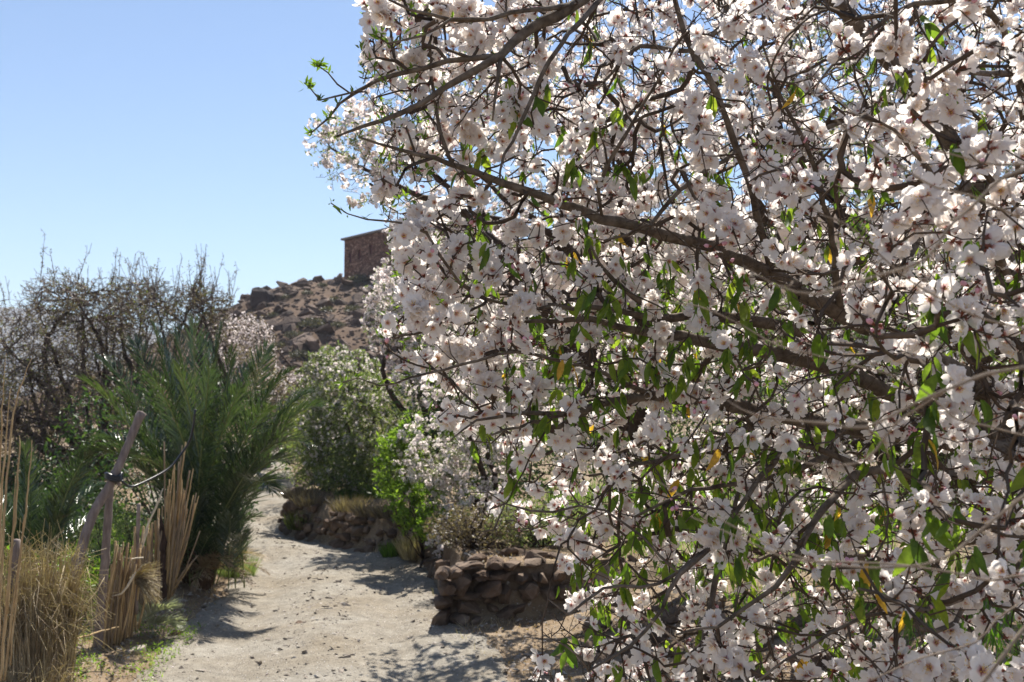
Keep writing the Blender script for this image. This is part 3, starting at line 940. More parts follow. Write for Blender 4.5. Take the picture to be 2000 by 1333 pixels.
r = np.random.default_rng(202)
def crown_points(n):
    x = r.uniform(690, 2300, n); y = r.uniform(-70, 1430, n)
    dmin = np.interp(x, [700, 1000, 1300, 1600, 2000, 2300], [1.95, 2.0, 2.0, 1.6, 1.15, 1.1])
    dmax = np.interp(x, [700, 1000, 1300, 1600, 2000], [2.3, 2.7, 3.3, 3.5, 3.6])
    d = (dmin ** 2 + (dmax ** 2 - dmin ** 2) * r.random(n) ** 1.15) ** .5
    ok = in_poly(x, y, OUT)
    pts = np.array([P(a, b, c) for a, b, c in zip(x, y, d)])
    gz = H(pts[:, 0], pts[:, 1])
    k = .5 + .5 * np.array([mnoise.noise(Vector(v) * 2.4 + Vector((7, 1, 3))) for v in pts])
    thin = np.interp(y, [880, 950, 1250], [1, .92, .85]) * np.where((x < 1120) & (y > 870), .35, 1) * np.where((x > 1100) & (x < 1600) & (y > 1120), .7, 1)
    thin = thin * np.where((x > 1850) & (y > 1090), .35, 1) * np.interp(x, [1450, 1700], [1, .72])
    ok &= (pts[:, 2] > gz + .25) & (r.random(n) < (.25 + 1.1 * k) * thin)
    return pts[ok]
tg = crown_points(13000)
T1.grow(tg, .035, .0035, back=.5, bend=.4)
T1.radii(.00115, 2.5)
root = thing('almond_tree', 'large near almond tree full of white blossom, its grey limbs reaching in from the right', 'tree', (tb[0], tb[1], tz))
T1.limb_objects(root, M_bark)
pos, dr = pick_flower_sites(T1, 14000, .0032, .010, cluster=3.6)
fx, fy, fd = np.array([project(p) for p in pos]).T
keep = fd > 1.0
def over_limb(fx, fy, fd, ids, wpx):
    """True for sites that would crowd the face of the big clear limbs, which flower only at their sides."""
    out = np.zeros(len(fx), bool)
    for k in ids:
        q = T1.limbs[k]; pq = np.array([project(p) for p in q[:, :3]]); pq = pq[(pq[:, 0] < 1640)]
        if len(pq) == 0: continue
        d2 = np.min((fx[:, None] - pq[None, :, 0]) ** 2 + (fy[:, None] - pq[None, :, 1]) ** 2, axis=1)
        j = np.argmin((fx[:, None] - pq[None, :, 0]) ** 2 + (fy[:, None] - pq[None, :, 1]) ** 2, axis=1)
        out |= (d2 < wpx ** 2) & (fd < pq[j, 2] + .03)
    return out
clear = over_limb(fx, fy, fd, [1, 2, 3, 11, 12], 26) & (r.random(len(fx)) < .93)
keep &= ~clear
pos, dr, fx, fy, fd = pos[keep], dr[keep], fx[keep], fy[keep], fd[keep]
face = nrm(dr + np.array([0, -.35, .05]) + .35 * rand_dirs(r, len(pos)))
M = frames(face, r.uniform(0, 6.28, len(pos))) * r.uniform(.64, .94, len(pos))[:, None, None]
var = r.integers(len(VAR_HI), size=len(pos))
inview = (fx > 0) & (fx < 2000) & (fy > 0) & (fy < 1333)
# those that show largest stand as blossoms of their own, petal by petal
score = np.where(inview, 1 / fd, 0)
single = np.zeros(len(pos), bool); single[np.argsort(-score)[:290]] = True
pet_me = []
for V, Fs, t in PET_HI:
    gg = Geo(); gg.add(V, Fs, t); pet_me.append(gg.mesh('petal', [M_petal]))
heart_me = []
for V, Fs, t in HEART_HI:
    gg = Geo(); gg.add(V, Fs, t); heart_me.append(gg.mesh('blossom_heart', FMATS))
rootinv = Matrix.Translation(-root.location)
for i in np.where(single)[0]:
    comp, h, _ = VAR_HI[var[i]]
    o = bpy.data.objects.new('blossom', heart_me[h]); COL.objects.link(o)
    o.parent = root; o.matrix_parent_inverse = rootinv
    o.matrix_basis = Matrix.Translation(Vector(pos[i])) @ Matrix(M[i].tolist()).to_4x4()
    for pi, R in comp:
        q = bpy.data.objects.new('petal', pet_me[pi]); COL.objects.link(q)
        q.parent = o; q.matrix_basis = Matrix(R.tolist()).to_4x4()
g = Geo(); gl = Geo()
tint = (r.random(len(pos)) < .18) * r.uniform(.2, .9, len(pos))
lod = np.where(inview & (fd < 1.85), 0, np.where(inview & (fd < 2.4), 1, 2))
for k in range(10):
    for q, VV in enumerate((VAR_HI, VAR_MID, VAR_LO)):
        sel = (~single) & (var == k) & (lod == q)
        g.scatter(VV[k][2], M[sel], pos[sel], np.zeros(sel.sum()))
g.build('blossoms', FMATS, root, kind='stuff')
bp_, bd_ = pick_flower_sites(T1, 900, .003, .010)
# bare twigs through the whole crown, and the short knobbly spurs
T1n = T1.n
ex = crown_points(9000)
T1.grow(ex, .035, .0045, back=.35, bend=.45)
for i in r.choice(np.where((T1.limb[:T1n] < 0))[0], 9000):
    d_ = nrm(T1.D[i] * .4 + rand_dirs(r, 1)[0])
    T1._add(T1.P[i] + d_ * r.uniform(.008, .024), d_, i)
T1.radii(.00115, 2.5)
g = Geo(); T1.twig_geo(g, 3); g.build('twigs', M_twig, root, kind='stuff')
g = Geo()
Mb = frames(nrm(bd_ + .3 * rand_dirs(r, len(bp_))), r.uniform(0, 6, len(bp_))) * r.uniform(.6, 1.25, len(bp_))[:, None, None]
g.scatter(BUD, Mb, bp_)
g.build('buds', [M_bud, M_calyx], root, kind='stuff')
# hanging leaves, thick in the lower middle of the crown
LEAFN = leaf_proto(1, .33, .22, .16, 4)
def bent(V, side, twist):
    V = V.copy(); u = V[:, 1]; a = twist * u
    x, z = V[:, 0] * np.cos(a) - (V[:, 2]) * np.sin(a) * .6, V[:, 0] * np.sin(a) + V[:, 2]
    V[:, 0] = x + side * u * u; V[:, 2] = z
    return V
LEAVES = [(bent(LEAFN[0], a, b), LEAFN[1], LEAFN[2]) for a, b in ((.0, .3), (.14, .9), (-.12, -1.0))]
def leaf_sites(n):
    idx = np.where((T1.rad[:T1.n] < .0035) & (T1.limb[:T1.n] < 0))[0]
    q = T1.P[idx]
    pr = np.array([project(p) for p in q])
    w = np.interp(pr[:, 0], [850, 930, 1050, 1700, 2000], [0, .5, 1, 1, .75]) * np.interp(pr[:, 1], [50, 150, 450, 700, 1250, 1400], [.12, .3, .6, 1.4, 1.0, .5])
    w *= .1 + np.maximum(0, .5 + np.array([mnoise.noise(Vector(v) * 3.7 + Vector((3, 9, 1))) for v in q])) ** 2
    w /= w.sum()
    c = np.repeat(r.choice(len(idx), n // 3, p=w), 3)
    return q[c] + r.normal(size=(len(c), 3)) * .006
lp = leaf_sites(4600)
n = len(lp)
d = nrm(rand_dirs(r, n) * .55 + np.array([0, 0, -1.0]))
nn = nrm(np.cross(d, rand_dirs(r, n))); x = np.cross(d, nn)
Ml = np.stack([x, d, nn], 2) * (.050 * r.uniform(.5, 1.2, n))[:, None, None]
lt = r.random(n) * .95; lt[r.random(n) < .02] = 1.0; lv = r.integers(3, size=n)
pl = np.array([project(p) for p in lp])
kq = ~over_limb(pl[:, 0], pl[:, 1] + 20, pl[:, 2], [1, 2, 11, 12], 24)
lp, Ml, lt, lv, pl = lp[kq], Ml[kq], lt[kq], lv[kq], pl[kq]; n = len(lp)
sc = np.where((pl[:, 0] > 0) & (pl[:, 0] < 2000) & (pl[:, 1] > 0) & (pl[:, 1] < 1333), 1 / pl[:, 2], 0)
one = np.zeros(n, bool); one[np.argsort(-sc)[:285]] = True
leaf_me = []
for ti, tv in enumerate(np.linspace(0, 1, 21)):
    gg = Geo(); gg.scatter(LEAVES[ti % 3], np.eye(3)[None], np.zeros((1, 3)), np.array([tv])); leaf_me.append(gg.mesh('leaf', [M_leafn]))
for i in np.where(one)[0]:
    o = bpy.data.objects.new('leaf', leaf_me[min(int(lt[i] * 20), 20)]); COL.objects.link(o)
    o.parent = root; o.matrix_parent_inverse = rootinv
    o.matrix_basis = Matrix.Translation(Vector(lp[i])) @ Matrix(Ml[i].tolist()).to_4x4()
g = Geo()
for k in range(3):
    q_ = (~one) & (lv == k); g.scatter(LEAVES[k], Ml[q_], lp[q_], lt[q_])
# small fresh leaves at the bare upper tips
idx = np.array(T1.tips); pr = np.array([project(p) for p in T1.P[idx]])
tips = [q[-1, :3] for q in T1.limbs if project(q[-1, :3])[0] < 800] + [q[int(len(q) * f), :3] for q in T1.limbs if project(q[-1, :3])[0] < 760 for f in (.7, .78, .84, .88, .92, .96)]
tp = np.repeat(np.array(tips + list(T1.P[idx][(pr[:, 0] < 860)])), 4, 0)
leaf_cloud(g, r, tp + r.normal(size=tp.shape) * .003, .016, .6, proto=leaf_proto(1, .33, .22, .16, 2), tlo=.2, thi=.8)
g.build('small_leaves', M_leafn, root, kind='stuff')

# ---------------------------------------------------------------- other trees
def ellipsoid_pts(r, c, rad, n, shell=.5):
    d = rand_dirs(r, n) * (shell + (1 - shell) * r.random((n, 1))) ** .6 * np.ones(3)
    return np.asarray(c) + d * np.asarray(rad)
def crown_tree(name, label, cat, base, blobs, seed, nlimb=8, ntips=700, trunk_r=.10, fork=.35, group=None,
               flowers=0, flower_scale=1.0, leaves=0, leaf_size=.03, mleaf=None, step=.10, jit=.012, tip=.002, mbark=None, mtwig=None,
               dryleaves=0, shoots=0, lean=(0, 0), leaf_proto_=LEAF1, down=False, upright=0.0, limb_to=None):
    """base: ground point; blobs: (centre, radii, weight) crown masses in world space."""
    T = Tree(seed); r = T.r
    base = np.array([base[0], base[1], HZ(base[0], base[1]) if len(base) < 3 else base[2]])
    W = np.array([b[2] for b in blobs], float); W /= W.sum()
    cm = sum(np.array(b[0]) * w for b, w in zip(blobs, W))
    fk = base + (cm - base) * fork + np.array([lean[0], lean[1], 0])
    T.add_limb(np.array([[*(base - (0, 0, .15)), trunk_r * 1.35], [*(base + (fk - base) * .45 + r.normal(size=3) * .05), trunk_r], [*fk, trunk_r * .85]]), step, jit * .6)
    cnt = r.multinomial(nlimb, W)
    cnt = np.maximum(cnt, 1)
    for (c, rad, w), k in zip(blobs, cnt):
        for _ in range(k):
            e = np.asarray(c) + rand_dirs(r, 1)[0] * np.asarray(rad) * .72
            m = fk + (e - fk) * .5 + r.normal(size=3) * .12 * np.linalg.norm(e - fk) + np.array([0, 0, .08 * np.linalg.norm(e - fk)])
            f0 = fk + (base - fk) * r.uniform(0, .35)
            T.add_limb(np.array([[*f0, trunk_r * .6], [*m, trunk_r * .36], [*e, .008]]), step, jit)
    T_ = []
    for (c, rad, w), k in zip(blobs, (W * ntips).astype(int)):
        p = ellipsoid_pts(r, c, rad, k, .1)
        nz = np.array([mnoise.noise(Vector(v) * (1.6 / max(.4, np.mean(rad))) + Vector((seed, 0, 0))) for v in p])
        T_.append(p[r.random(k) < .35 + 1.1 * (nz + .35)])
    T_ = np.vstack(T_)
    T_ = T_[T_[:, 2] > H(T_[:, 0], T_[:, 1]) + .1]
    T.grow(T_, step, jit, back=.6 + upright, bend=.35)
    if shoots:
        top = [i for i in T.tips if T.P[i, 2] > np.quantile(T.P[T.tips, 2], .6)]
        for i in r.choice(top, min(shoots, len(top)), replace=False):
            L = r.uniform(.3, .8)
            p = T.P[i]; q, par = p, i
            d = nrm(np.array([r.normal() * .22, r.normal() * .22, 1]))
            for a in range(int(L / .08)):
                q = q + d * .08 + r.normal(size=3) * .006
                par = T._add(q, d, par)
                if r.random() < .4:
                    e = nrm(d + rand_dirs(r, 1)[0] * .8)
                    T._add(q + e * r.uniform(.05, .14), e, par)
    T.radii(tip, 2.4)
    root = thing(name, label, cat, base, group)
    T.limb_objects(root, mbark or M_bark_far, sides=7)
    g = Geo(); T.twig_geo(g, 3); g.build('twigs', mtwig or M_twig, root, kind='stuff')
    g = Geo(); made = False
    if flowers:
        p, d = pick_flower_sites(T, flowers, tip * 3.0, .02)
        M = frames(nrm(d + .5 * rand_dirs(r, len(p))), r.uniform(0, 6, len(p))) * (flower_scale * r.uniform(.85, 1.2, len(p)))[:, None, None]
        v = r.integers(4, size=len(p))
        for k in range(4): g.scatter(TINY[k], M[v == k], p[v == k])
        g.build('blossoms', [M_petal_far, M_calyx], root, kind='stuff')
    if leaves or dryleaves:
        g = Geo()
        p, d = pick_flower_sites(T, leaves + dryleaves, tip * 3.0, leaf_size * .4, cluster=3)
        a = r.random(len(p)) < leaves / (leaves + dryleaves)
        leaf_cloud(g, r, p[a], leaf_size, .2, proto=leaf_proto_, down=down)
        leaf_cloud(g, r, p[~a], leaf_size * .9, -.1, mat=1, proto=leaf_proto_)
        g.build('foliage', [mleaf or M_leaf_grey, M_dusky], root, kind='stuff')
    return T, root
M_twig_far = mat_rough('dusky_twigs', [(.3, (.058, .037, .030)), (.7, (.17, .115, .095))], 12, rough=.6, bump=.2, dist=.002, spec=.5)
M_petal_far = mat_petal('petal_far', (.85, .79, .79), (.6, .3, .33))
M_leaf_grey = mat_leaf('leaf_grey_green', [(0, (.09, .12, .06)), (.5, (.15, .18, .09)), (1, (.23, .25, .13))], .45)
M_leaf_bright = mat_leaf('leaf_bright_green', [(0, (.08, .13, .025)), (.5, (.13, .20, .035)), (1, (.21, .28, .05))], .55)
M_leaf_olive = mat_leaf('leaf_olive', [(0, (.05, .07, .025)), (.5, (.09, .11, .035)), (1, (.18, .19, .06))], .4)
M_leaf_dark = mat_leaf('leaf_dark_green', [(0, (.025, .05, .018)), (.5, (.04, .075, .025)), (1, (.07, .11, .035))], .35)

def B(px, py, d, rx, ry, rz, w=1):
    """Crown mass seen at px, py; rx and rz in picture pixels, ry in metres."""
    return (P(px, py, d), (rx * d / FPX, ry, rz * d / FPX), w)
# second blossoming almond behind the near one; its crown fills the gaps and sends a spray out to the left
crown_tree('almond_tree', 'blossoming almond behind the near one, its spray of small flowers reaching into the sky', 'tree', (1.9, 8.9),
           [B(720, 300, 7.2, 125, .7, 95, 1.2), B(900, 180, 7.5, 210, 1.0, 160, 2), B(910, 500, 8.0, 170, 1.0, 190, 2), B(960, 720, 8.6, 170, 1.0, 130, 1.3), B(1200, 250, 8, 250, 1.2, 260, 2.6), B(1200, 620, 8.5, 250, 1.2, 200, 2)],
           301, nlimb=16, ntips=6500, trunk_r=.11, fork=.42, flowers=12500, flower_scale=.9, leaves=20000, leaf_size=.035, step=.09, jit=.010, tip=.0018)
crown_tree('almond_tree', 'shaded blossoming almond standing behind the right side of the near tree', 'tree', (4.4, 8.6),
           [B(1600, 150, 7.5, 280, 1.3, 300, 2), B(1900, 300, 7, 300, 1.3, 300, 2), B(1300, 800, 8.2, 280, 1.2, 160, 1.3), B(1650, 620, 7.5, 300, 1.3, 250, 2), B(1950, 700, 6.5, 250, 1.2, 230, 1.4), B(1700, 900, 7.5, 320, 1.2, 150, 1.4)],
           302, nlimb=18, ntips=10000, trunk_r=.12, fork=.35, flowers=9000, flower_scale=.9, leaves=26000, leaf_size=.04, step=.10, jit=.012, tip=.002)
crown_tree('almond_tree', 'almond in small white blossom on the terrace below the stone house', 'tree', (-1.0, 14.6),
           [B(785, 610, 14, 80, .8, 120, 1.6), B(860, 700, 14, 110, 1.0, 120, 1.5), B(850, 500, 14.5, 50, .7, 50, .6)],
           303, nlimb=10, ntips=3000, trunk_r=.09, flowers=9000, leaves=12000, leaf_size=.04, step=.11, tip=.0028)
crown_tree('almond_tree', 'silvery green tree leaning out over the bank where the track bends', 'tree', (-2.45, 16.6),
           [B(660, 755, 16, 100, 1.0, 85, 1.5), B(735, 830, 15.3, 120, 1.0, 125, 1.9), B(635, 870, 16, 60, .8, 100, 1.2), B(690, 950, 15.2, 90, .7, 40, .6)],
           304, nlimb=12, ntips=4500, trunk_r=.08, fork=.25, flowers=7000, leaves=48000, leaf_size=.05, step=.12, tip=.003)
crown_tree('almond_tree', 'low dusky almond with sparse white flowers drooping behind the stone wall corner', 'tree', (-.05, 11.6),
           [B(850, 900, 11.2, 100, .8, 100, 1.5), B(920, 1000, 10.8, 90, .7, 75, 1.2), B(905, 1050, 10.3, 85, .5, 50, .8), B(960, 850, 11.5, 110, .8, 100, 1)],
           305, nlimb=10, ntips=2600, trunk_r=.07, flowers=4500, leaves=16000, leaf_size=.032, step=.10, tip=.0024)
crown_tree('green_shrub', 'bright green leafy shrub hanging over the earth bank beside the track', 'shrub', (-.95, 11.0),
           [B(790, 860, 11.2, 55, .4, 60, .8), B(815, 990, 10.5, 62, .4, 62, 1.5), B(760, 930, 11.0, 40, .4, 60, .8), B(850, 1030, 10.4, 50, .3, 40, .6)],
           306, nlimb=12, ntips=600, trunk_r=.014, fork=.12, leaves=5600, leaf_size=.055, mleaf=M_leaf_bright, step=.1, tip=.002)
crown_tree('almond_tree', 'pinkish bare-twigged almond showing between the palm and the hill', 'tree', (-6.0, 24.5),
           [B(470, 690, 24, 75, 1.6, 90, 1), B(560, 800, 23, 70, 1.4, 90, 1), B(480, 655, 25, 55, 1.3, 45, .5)],
           307, nlimb=12, ntips=4500, trunk_r=.10, flowers=7000, flower_scale=1.1, leaves=0, dryleaves=14000, leaf_size=.06, step=.16, jit=.02, tip=.006, mtwig=M_bark_far)
crown_tree('almond_tree', 'broad dark leafless-looking tree with green leafy tips at the left edge', 'tree', (-6.3, 15.5),
           [B(120, 660, 15, 125, 1.4, 110, 1.6), B(60, 780, 14.5, 140, 1.4, 120, 1.5), B(190, 830, 14.5, 160, 1.2, 130, 1.7), B(60, 920, 14, 150, 1.2, 90, 1.0), B(110, 575, 15, 60, .8, 55, .7), B(200, 600, 15, 90, .9, 60, .9), B(-90, 800, 15, 110, 1.4, 100, 1)],
           308, nlimb=26, ntips=24000, trunk_r=.11, fork=.2, leaves=5500, dryleaves=26000, leaf_size=.042, mleaf=M_leaf_olive, mtwig=M_twig_far, step=.075, jit=.008, tip=.0036, shoots=30, upright=.2)
crown_tree('almond_tree', 'dark tree with bare upright twigs rising behind the date palm', 'tree', (-5.2, 17.5),
           [B(320, 650, 17, 120, 1.4, 90, 1.4), B(395, 600, 17, 60, .9, 55, .8), B(260, 760, 17, 110, 1.3, 90, 1), B(280, 590, 17, 80, .9, 55, .8)],
           309, nlimb=22, ntips=15000, trunk_r=.11, fork=.2, leaves=2500, dryleaves=16000, leaf_size=.045, mleaf=M_leaf_olive, mtwig=M_twig_far, step=.08, jit=.008, tip=.0038, shoots=90, upright=.3)
#@@PART3
def G_hit(px, py, d0=3.0, d1=40):
    """Ground point seen at px, py."""
    prev = d0
    for d in np.arange(d0, d1, .05):
        q = P(px, py, d)
        if HZ(q[0], q[1]) >= q[2]: return np.array([q[0], q[1], HZ(q[0], q[1])])
    return P(px, py, d1)

# ---------------------------------------------------------------- stone walls
r = np.random.default_rng(404)
def stone_meshes(mat, k=12):
    out = []
    for V, Fs, t in [round_rock(np.random.default_rng(900 + q), 2, .10, .9) for q in range(9)] + RROCKS[:4] + ROCKS[:5]:
        g = Geo(); g.add(V, Fs); out.append(g.mesh('stone', [mat], smooth=False))
    return out
SM = stone_meshes(M_stone)
def put_stone(c, size, root, rz=None, tilt=.1, name='stone'):
    o = bpy.data.objects.new(name, SM[int(r.integers(len(SM)))])
    COL.objects.link(o)
    o.location = c
    o.scale = [s * .5 * 1.12 for s in size]
    o.rotation_euler = (r.normal() * tilt, r.normal() * tilt, r.normal() * .35 if rz is None else rz)
    if root is not None:
        o.parent = root; o.matrix_parent_inverse = Matrix.Translation(-Vector(root.location))
    return o
def wall_y(px): return 8.12 + (px - 880) / 250 * .45
wb_ = G_hit(880, 1222)
wall = thing('stone_wall', 'low dry-laid brown stone wall ending in a rough corner beside the track', 'wall', wb_)
NEAR_STONES = [(906, 1138, 44, 36), (952, 1146, 48, 32), (912, 1163, 58, 15), (917, 1182, 62, 24), (953, 1168, 27, 22), (957, 1187, 26, 18), (988, 1190, 40, 28), (986, 1158, 34, 36),
               (981, 1122, 32, 20), (918, 1103, 46, 13), (968, 1098, 30, 20), (1022, 1125, 26, 16), (1045, 1124, 22, 15), (1034, 1152, 38, 34), (1068, 1154, 34, 30), (1104, 1150, 36, 30),
               (898, 1208, 40, 26), (930, 1210, 30, 20), (868, 1118, 30, 24), (872, 1145, 30, 28), (866, 1175, 34, 30), (866, 1208, 38, 34), (1010, 1182, 30, 22), (1090, 1120, 26, 20),
               (890, 1118, 34, 20), (940, 1122, 34, 16), (1060, 1128, 26, 20), (1128, 1158, 30, 30), (1085, 1178, 30, 14), (1003, 1104, 30, 14), (1040, 1100, 30, 16), (890, 1225, 30, 14)]
for px_, py_, w, h in NEAR_STONES:
    d = wall_y(px_) - (.09 if w > 40 else .05)
    put_stone(P(px_, py_, d + .06), (w * d / FPX, .30 + .1 * r.random(), h * d / FPX), wall, rz=r.normal() * .12, tilt=.06)
for k in range(34):                               # stones of the side along the track, and loose ones on top
    y = r.uniform(8.35, 11.2); z = r.random()
    x = redge(y) + .08 + .05 * (1 - z)
    put_stone((x, y, HZ(x - .3, y) + .02 + z * .28), (.18, r.uniform(.16, .30), r.uniform(.07, .13)), wall, rz=r.normal() * .2)
for k in range(34):
    x = r.uniform(-.35, 1.1); y = r.uniform(8.6, 10.4)
    s = r.uniform(.06, .15)
    put_stone((x, y, HZ(x, y) + s * .15), (s * 1.3, s, s * .6), wall, tilt=.3)
g = Geo()                                         # the earth the stones are bedded in
pts = [(-.50, 8.30), (-.2, 8.36), (.2, 8.52), (.7, 8.72), (1.0, 8.95)]
for k in range(len(pts) - 1):
    a, b = pts[k], pts[k + 1]
    V, F = grid_sheet(np.linspace(0, 1, 9), np.linspace(0, 1, 9), lambda X, Y: X * 0)
    u, v = V[:, 0], V[:, 1]
    x = a[0] + (b[0] - a[0]) * u; y = a[1] + (b[1] - a[1]) * u
    z = -.1 + .54 * v
    W = np.stack([x, y - .05 * (1 - v) + .035 * vnoise(x * 1.0, z, .12, 61), z], -1)
    g.add(W, [(F, 0)])
V, F = grid_sheet(np.linspace(0, 1, 22), np.linspace(0, 1, 9), lambda X, Y: X * 0)
u, v = V[:, 0], V[:, 1]
y = 8.22 + u * 2.6; x = redge(y) + .12 - .06 * (1 - v)
W = np.stack([x + .04 * vnoise(y, v, .15, 62), y, -.1 + .54 * v], -1)
g.add(W, [(F, 0)])
g.build('earth_fill', M_earth, wall)

bw = thing('stone_wall', 'crumbling earth and rubble bank holding the terrace at the bend of the track', 'wall', (redge(13.4) + .1, 13.4, HZ(redge(13.4), 13.4)))
k = 0
for y in np.arange(11.8, 19, .085):
    x = redge(y)
    for lv in range(4):
        if r.random() < .38: continue
        s = r.uniform(.05, .19); yy_ = y + r.normal() * .05
        xx_ = x + .02 + .05 * lv + r.normal() * .015
        put_stone((xx_, yy_, HZ(x - .25, yy_) + .03 + lv * .125), (s, s * 1.1, s * r.uniform(.55, .9)), bw, tilt=.25)
rw = thing('stone_wall', 'tumbled rubble wall lying in shade beneath the near almond branches', 'wall', G_hit(1450, 1300))
for px_, py_, w, h in [(1450, 1285, 78, 100), (1415, 1232, 60, 50), (1475, 1215, 60, 40), (1520, 1240, 60, 36), (1590, 1300, 90, 44), (1500, 1325, 80, 40), (1390, 1290, 60, 60), (1350, 1320, 70, 50), (1290, 1250, 60, 40), (1240, 1210, 56, 36),
                       (1200, 1180, 50, 34), (1170, 1230, 60, 40), (1150, 1170, 44, 30), (1320, 1210, 50, 34), (1560, 1220, 50, 30), (1640, 1270, 60, 34), (1700, 1320, 70, 40), (1260, 1300, 60, 30), (1130, 1185, 40, 26), (1210, 1270, 44, 28)]:
    q = G_hit(px_, py_ + h * .4)
    d = project(q)[2]
    put_stone(q + np.array([0, .1, h * d / FPX * .35]), (w * d / FPX, w * d / FPX * .8, h * d / FPX), rw, tilt=.15)
for k in range(40):
    q = G_hit(r.uniform(1120, 1750), r.uniform(1170, 1330)); s = r.uniform(.06, .16)
    put_stone(q + np.array([0, 0, s * .15]), (s * 1.3, s, s * .6), rw, tilt=.3)
M_pale = mat_rough('pale_stone', [(.3, (.30, .25, .20)), (.7, (.48, .42, .36))], 7, bump=.4, bscale=30, dist=.01)
for px_, py_, w, h, lab in [(258, 1268, 44, 22, 'flat pale stone slab at the foot of the reed fence'), (342, 1240, 34, 14, 'flat stone beside the weeds below the palm'), (258, 1312, 14, 10, 'small grey stone among the weeds at the track edge'),
                            (585, 1218, 16, 6, 'lone brown pebble at the end of the palm frond shadow on the track'), (830, 1052, 36, 18, 'rounded stone at the end of the earth bank'), (845, 1120, 30, 34, 'upright brown stone just before the wall corner')]:
    q = G_hit(px_, py_ + h * .3); d = project(q)[2]
    V, Fs, _ = ROCKS[int(r.integers(len(ROCKS)))]
    g = Geo(); g.add(V * np.array([w * d / FPX / 2, w * d / FPX * .4, h * d / FPX * .7]), Fs)
    o = g.build('field_stone', M_pale if 'pale' in lab else M_stone, smooth=False); o.location = q + np.array([0, 0, .01]); tag(o, lab, 'stone')

# ---------------------------------------------------------------- gravel, petals and litter on the ground
r = np.random.default_rng(505)
def strew(n, xr, yr, cond=None):
    y = yr[0] + (yr[1] - yr[0]) * r.random(n) ** 1.3
    x = r.uniform(*xr, n)
    if cond is not None:
        k = cond(x, y); x, y = x[k], y[k]
    return x, y
SMALL = [rock_proto(r, 6, .3, .15) for _ in range(6)]
M_gravel = mat_rough('gravel', [(.3, (.11, .085, .07)), (.5, (.28, .235, .195)), (.72, (.60, .56, .50))], 14, bump=.2, dist=.005)
g = Geo()
x, y = strew(32000, (-4.5, 2.4), (4.6, 17), lambda x, y: (x > ledge(y) - .7) & (x < redge(y) + .8 + (y < 8) * 1.5))
cc = (redge(y) + ledge(y)) / 2
kk = r.random(len(x)) > .75 * np.exp(-((np.abs(x - cc) - .6) / .2) ** 2); x, y, cc = x[kk], y[kk], cc[kk]
edge = np.minimum(np.minimum(np.abs(x - ledge(y)), np.abs(x - redge(y))), np.abs(x - cc) * 1.3)
s = r.uniform(.003, .009, len(x)) + .02 * r.random(len(x)) ** 14 + .012 * r.random(len(x)) ** 5 * (edge < .35)
z = H(x, y) + .008
v = r.integers(6, size=len(x))
Mx = rot_any(r, len(x), .4) * s[:, None, None] * np.array([1.4, 1.0, .7])[None, :, None]
for k in range(6): g.scatter(SMALL[k], Mx[v == k], np.stack([x, y, z + s * .2], -1)[v == k])
tag(g.build('gravel', M_gravel, smooth=False), 'loose gravel and grit strewn over the pale dirt track', 'gravel', kind='stuff')
g = Geo()
FP = (np.array([(0, 0, 0), (-.5, .5, .12), (0, 1, .05), (.5, .5, .12)]), [(np.array([(0, 3, 2, 1)]), 0)], np.array([.2, .6, .8, .6]))
x, y = strew(9000, (-4.6, 2.6), (4.6, 16), lambda x, y: (x > ledge(y) - .5) & (r.random(len(x)) < np.where(x > redge(y) - .6, 1, .35)))
x, y = x + 0, y
g.scatter(FP, rot_any(r, len(x), .25) * (r.uniform(.007, .014, len(x)))[:, None, None], np.stack([x, y, H(x, y) + .016], -1))
tag(g.build('fallen_petals', M_petal_far), 'white fallen almond petals scattered on the track and bank', 'petals', kind='stuff')
g = Geo()
x, y = strew(13000, (-4.4, 3.4), (5.2, 16), lambda x, y: ((x > redge(y) + .0) | ((x < ledge(y) + .1) & (x > ledge(y) - .9))))
leaf_cloud(g, r, np.stack([x, y, H(x, y) + .015], -1), .026, 0, tlo=0, thi=1)
tag(g.build('leaf_litter', M_dryleaf), 'dry brown leaf litter and straw under the trees', 'litter', kind='stuff')

M_grass = mat_leaf('grass_green', [(0, (.06, .12, .02)), (.5, (.10, .18, .025)), (1, (.17, .24, .05))], .5, rough=.5)
M_straw = mat_leaf('straw', [(0, (.25, .185, .12)), (.5, (.39, .305, .20)), (1, (.60, .50, .36))], .3, rough=.55)
BLADE = (np.array([(-.04, 0, 0), (.04, 0, 0), (.03, .08, .5), (-.03, .08, .5), (0, .3, 1)]), [(np.array([(0, 1, 2, 3)]), 0), (np.array([(3, 2, 4)]), 0)], np.zeros(5))
def grass_patch(g, x, y, h, mat=0, tilt=.25):
    n = len(x)
    M = rot_any(r, n, tilt) * (h * r.uniform(.6, 1.3, n))[:, None, None]
    M[:, :, :2] *= .55
    g.scatter((BLADE[0], [(F, mat) for F, _ in BLADE[1]], BLADE[2]), M, np.stack([x, y, H(x, y) - .01], -1), r.random(n))
def clumped(n, xr, yr, scale, seed, thr=0.0, cond=None):
    x, y = r.uniform(*xr, n), r.uniform(*yr, n)
    k = vnoise(x, y, scale, seed) > thr
    if cond is not None: k &= cond(x, y)
    return x[k], y[k]
g = Geo()
x, y = clumped(30000, (-12, -3.6), (6.2, 17), .9, 71, -.25, lambda x, y: x < ledge(y) - .75)
grass_patch(g, x, y, .26)
x, y = clumped(26000, (.5, 9), (4.8, 16), .8, 72, -.3, lambda x, y: (x > redge(y) + 1.9 - .3 * (y > 9)))
grass_patch(g, x, y, .22)
x, y = clumped(9000, (-2.6, -1.2), (14.6, 18), .5, 73, -.1, lambda x, y: x > redge(y) + .7)
grass_patch(g, x, y, .16)
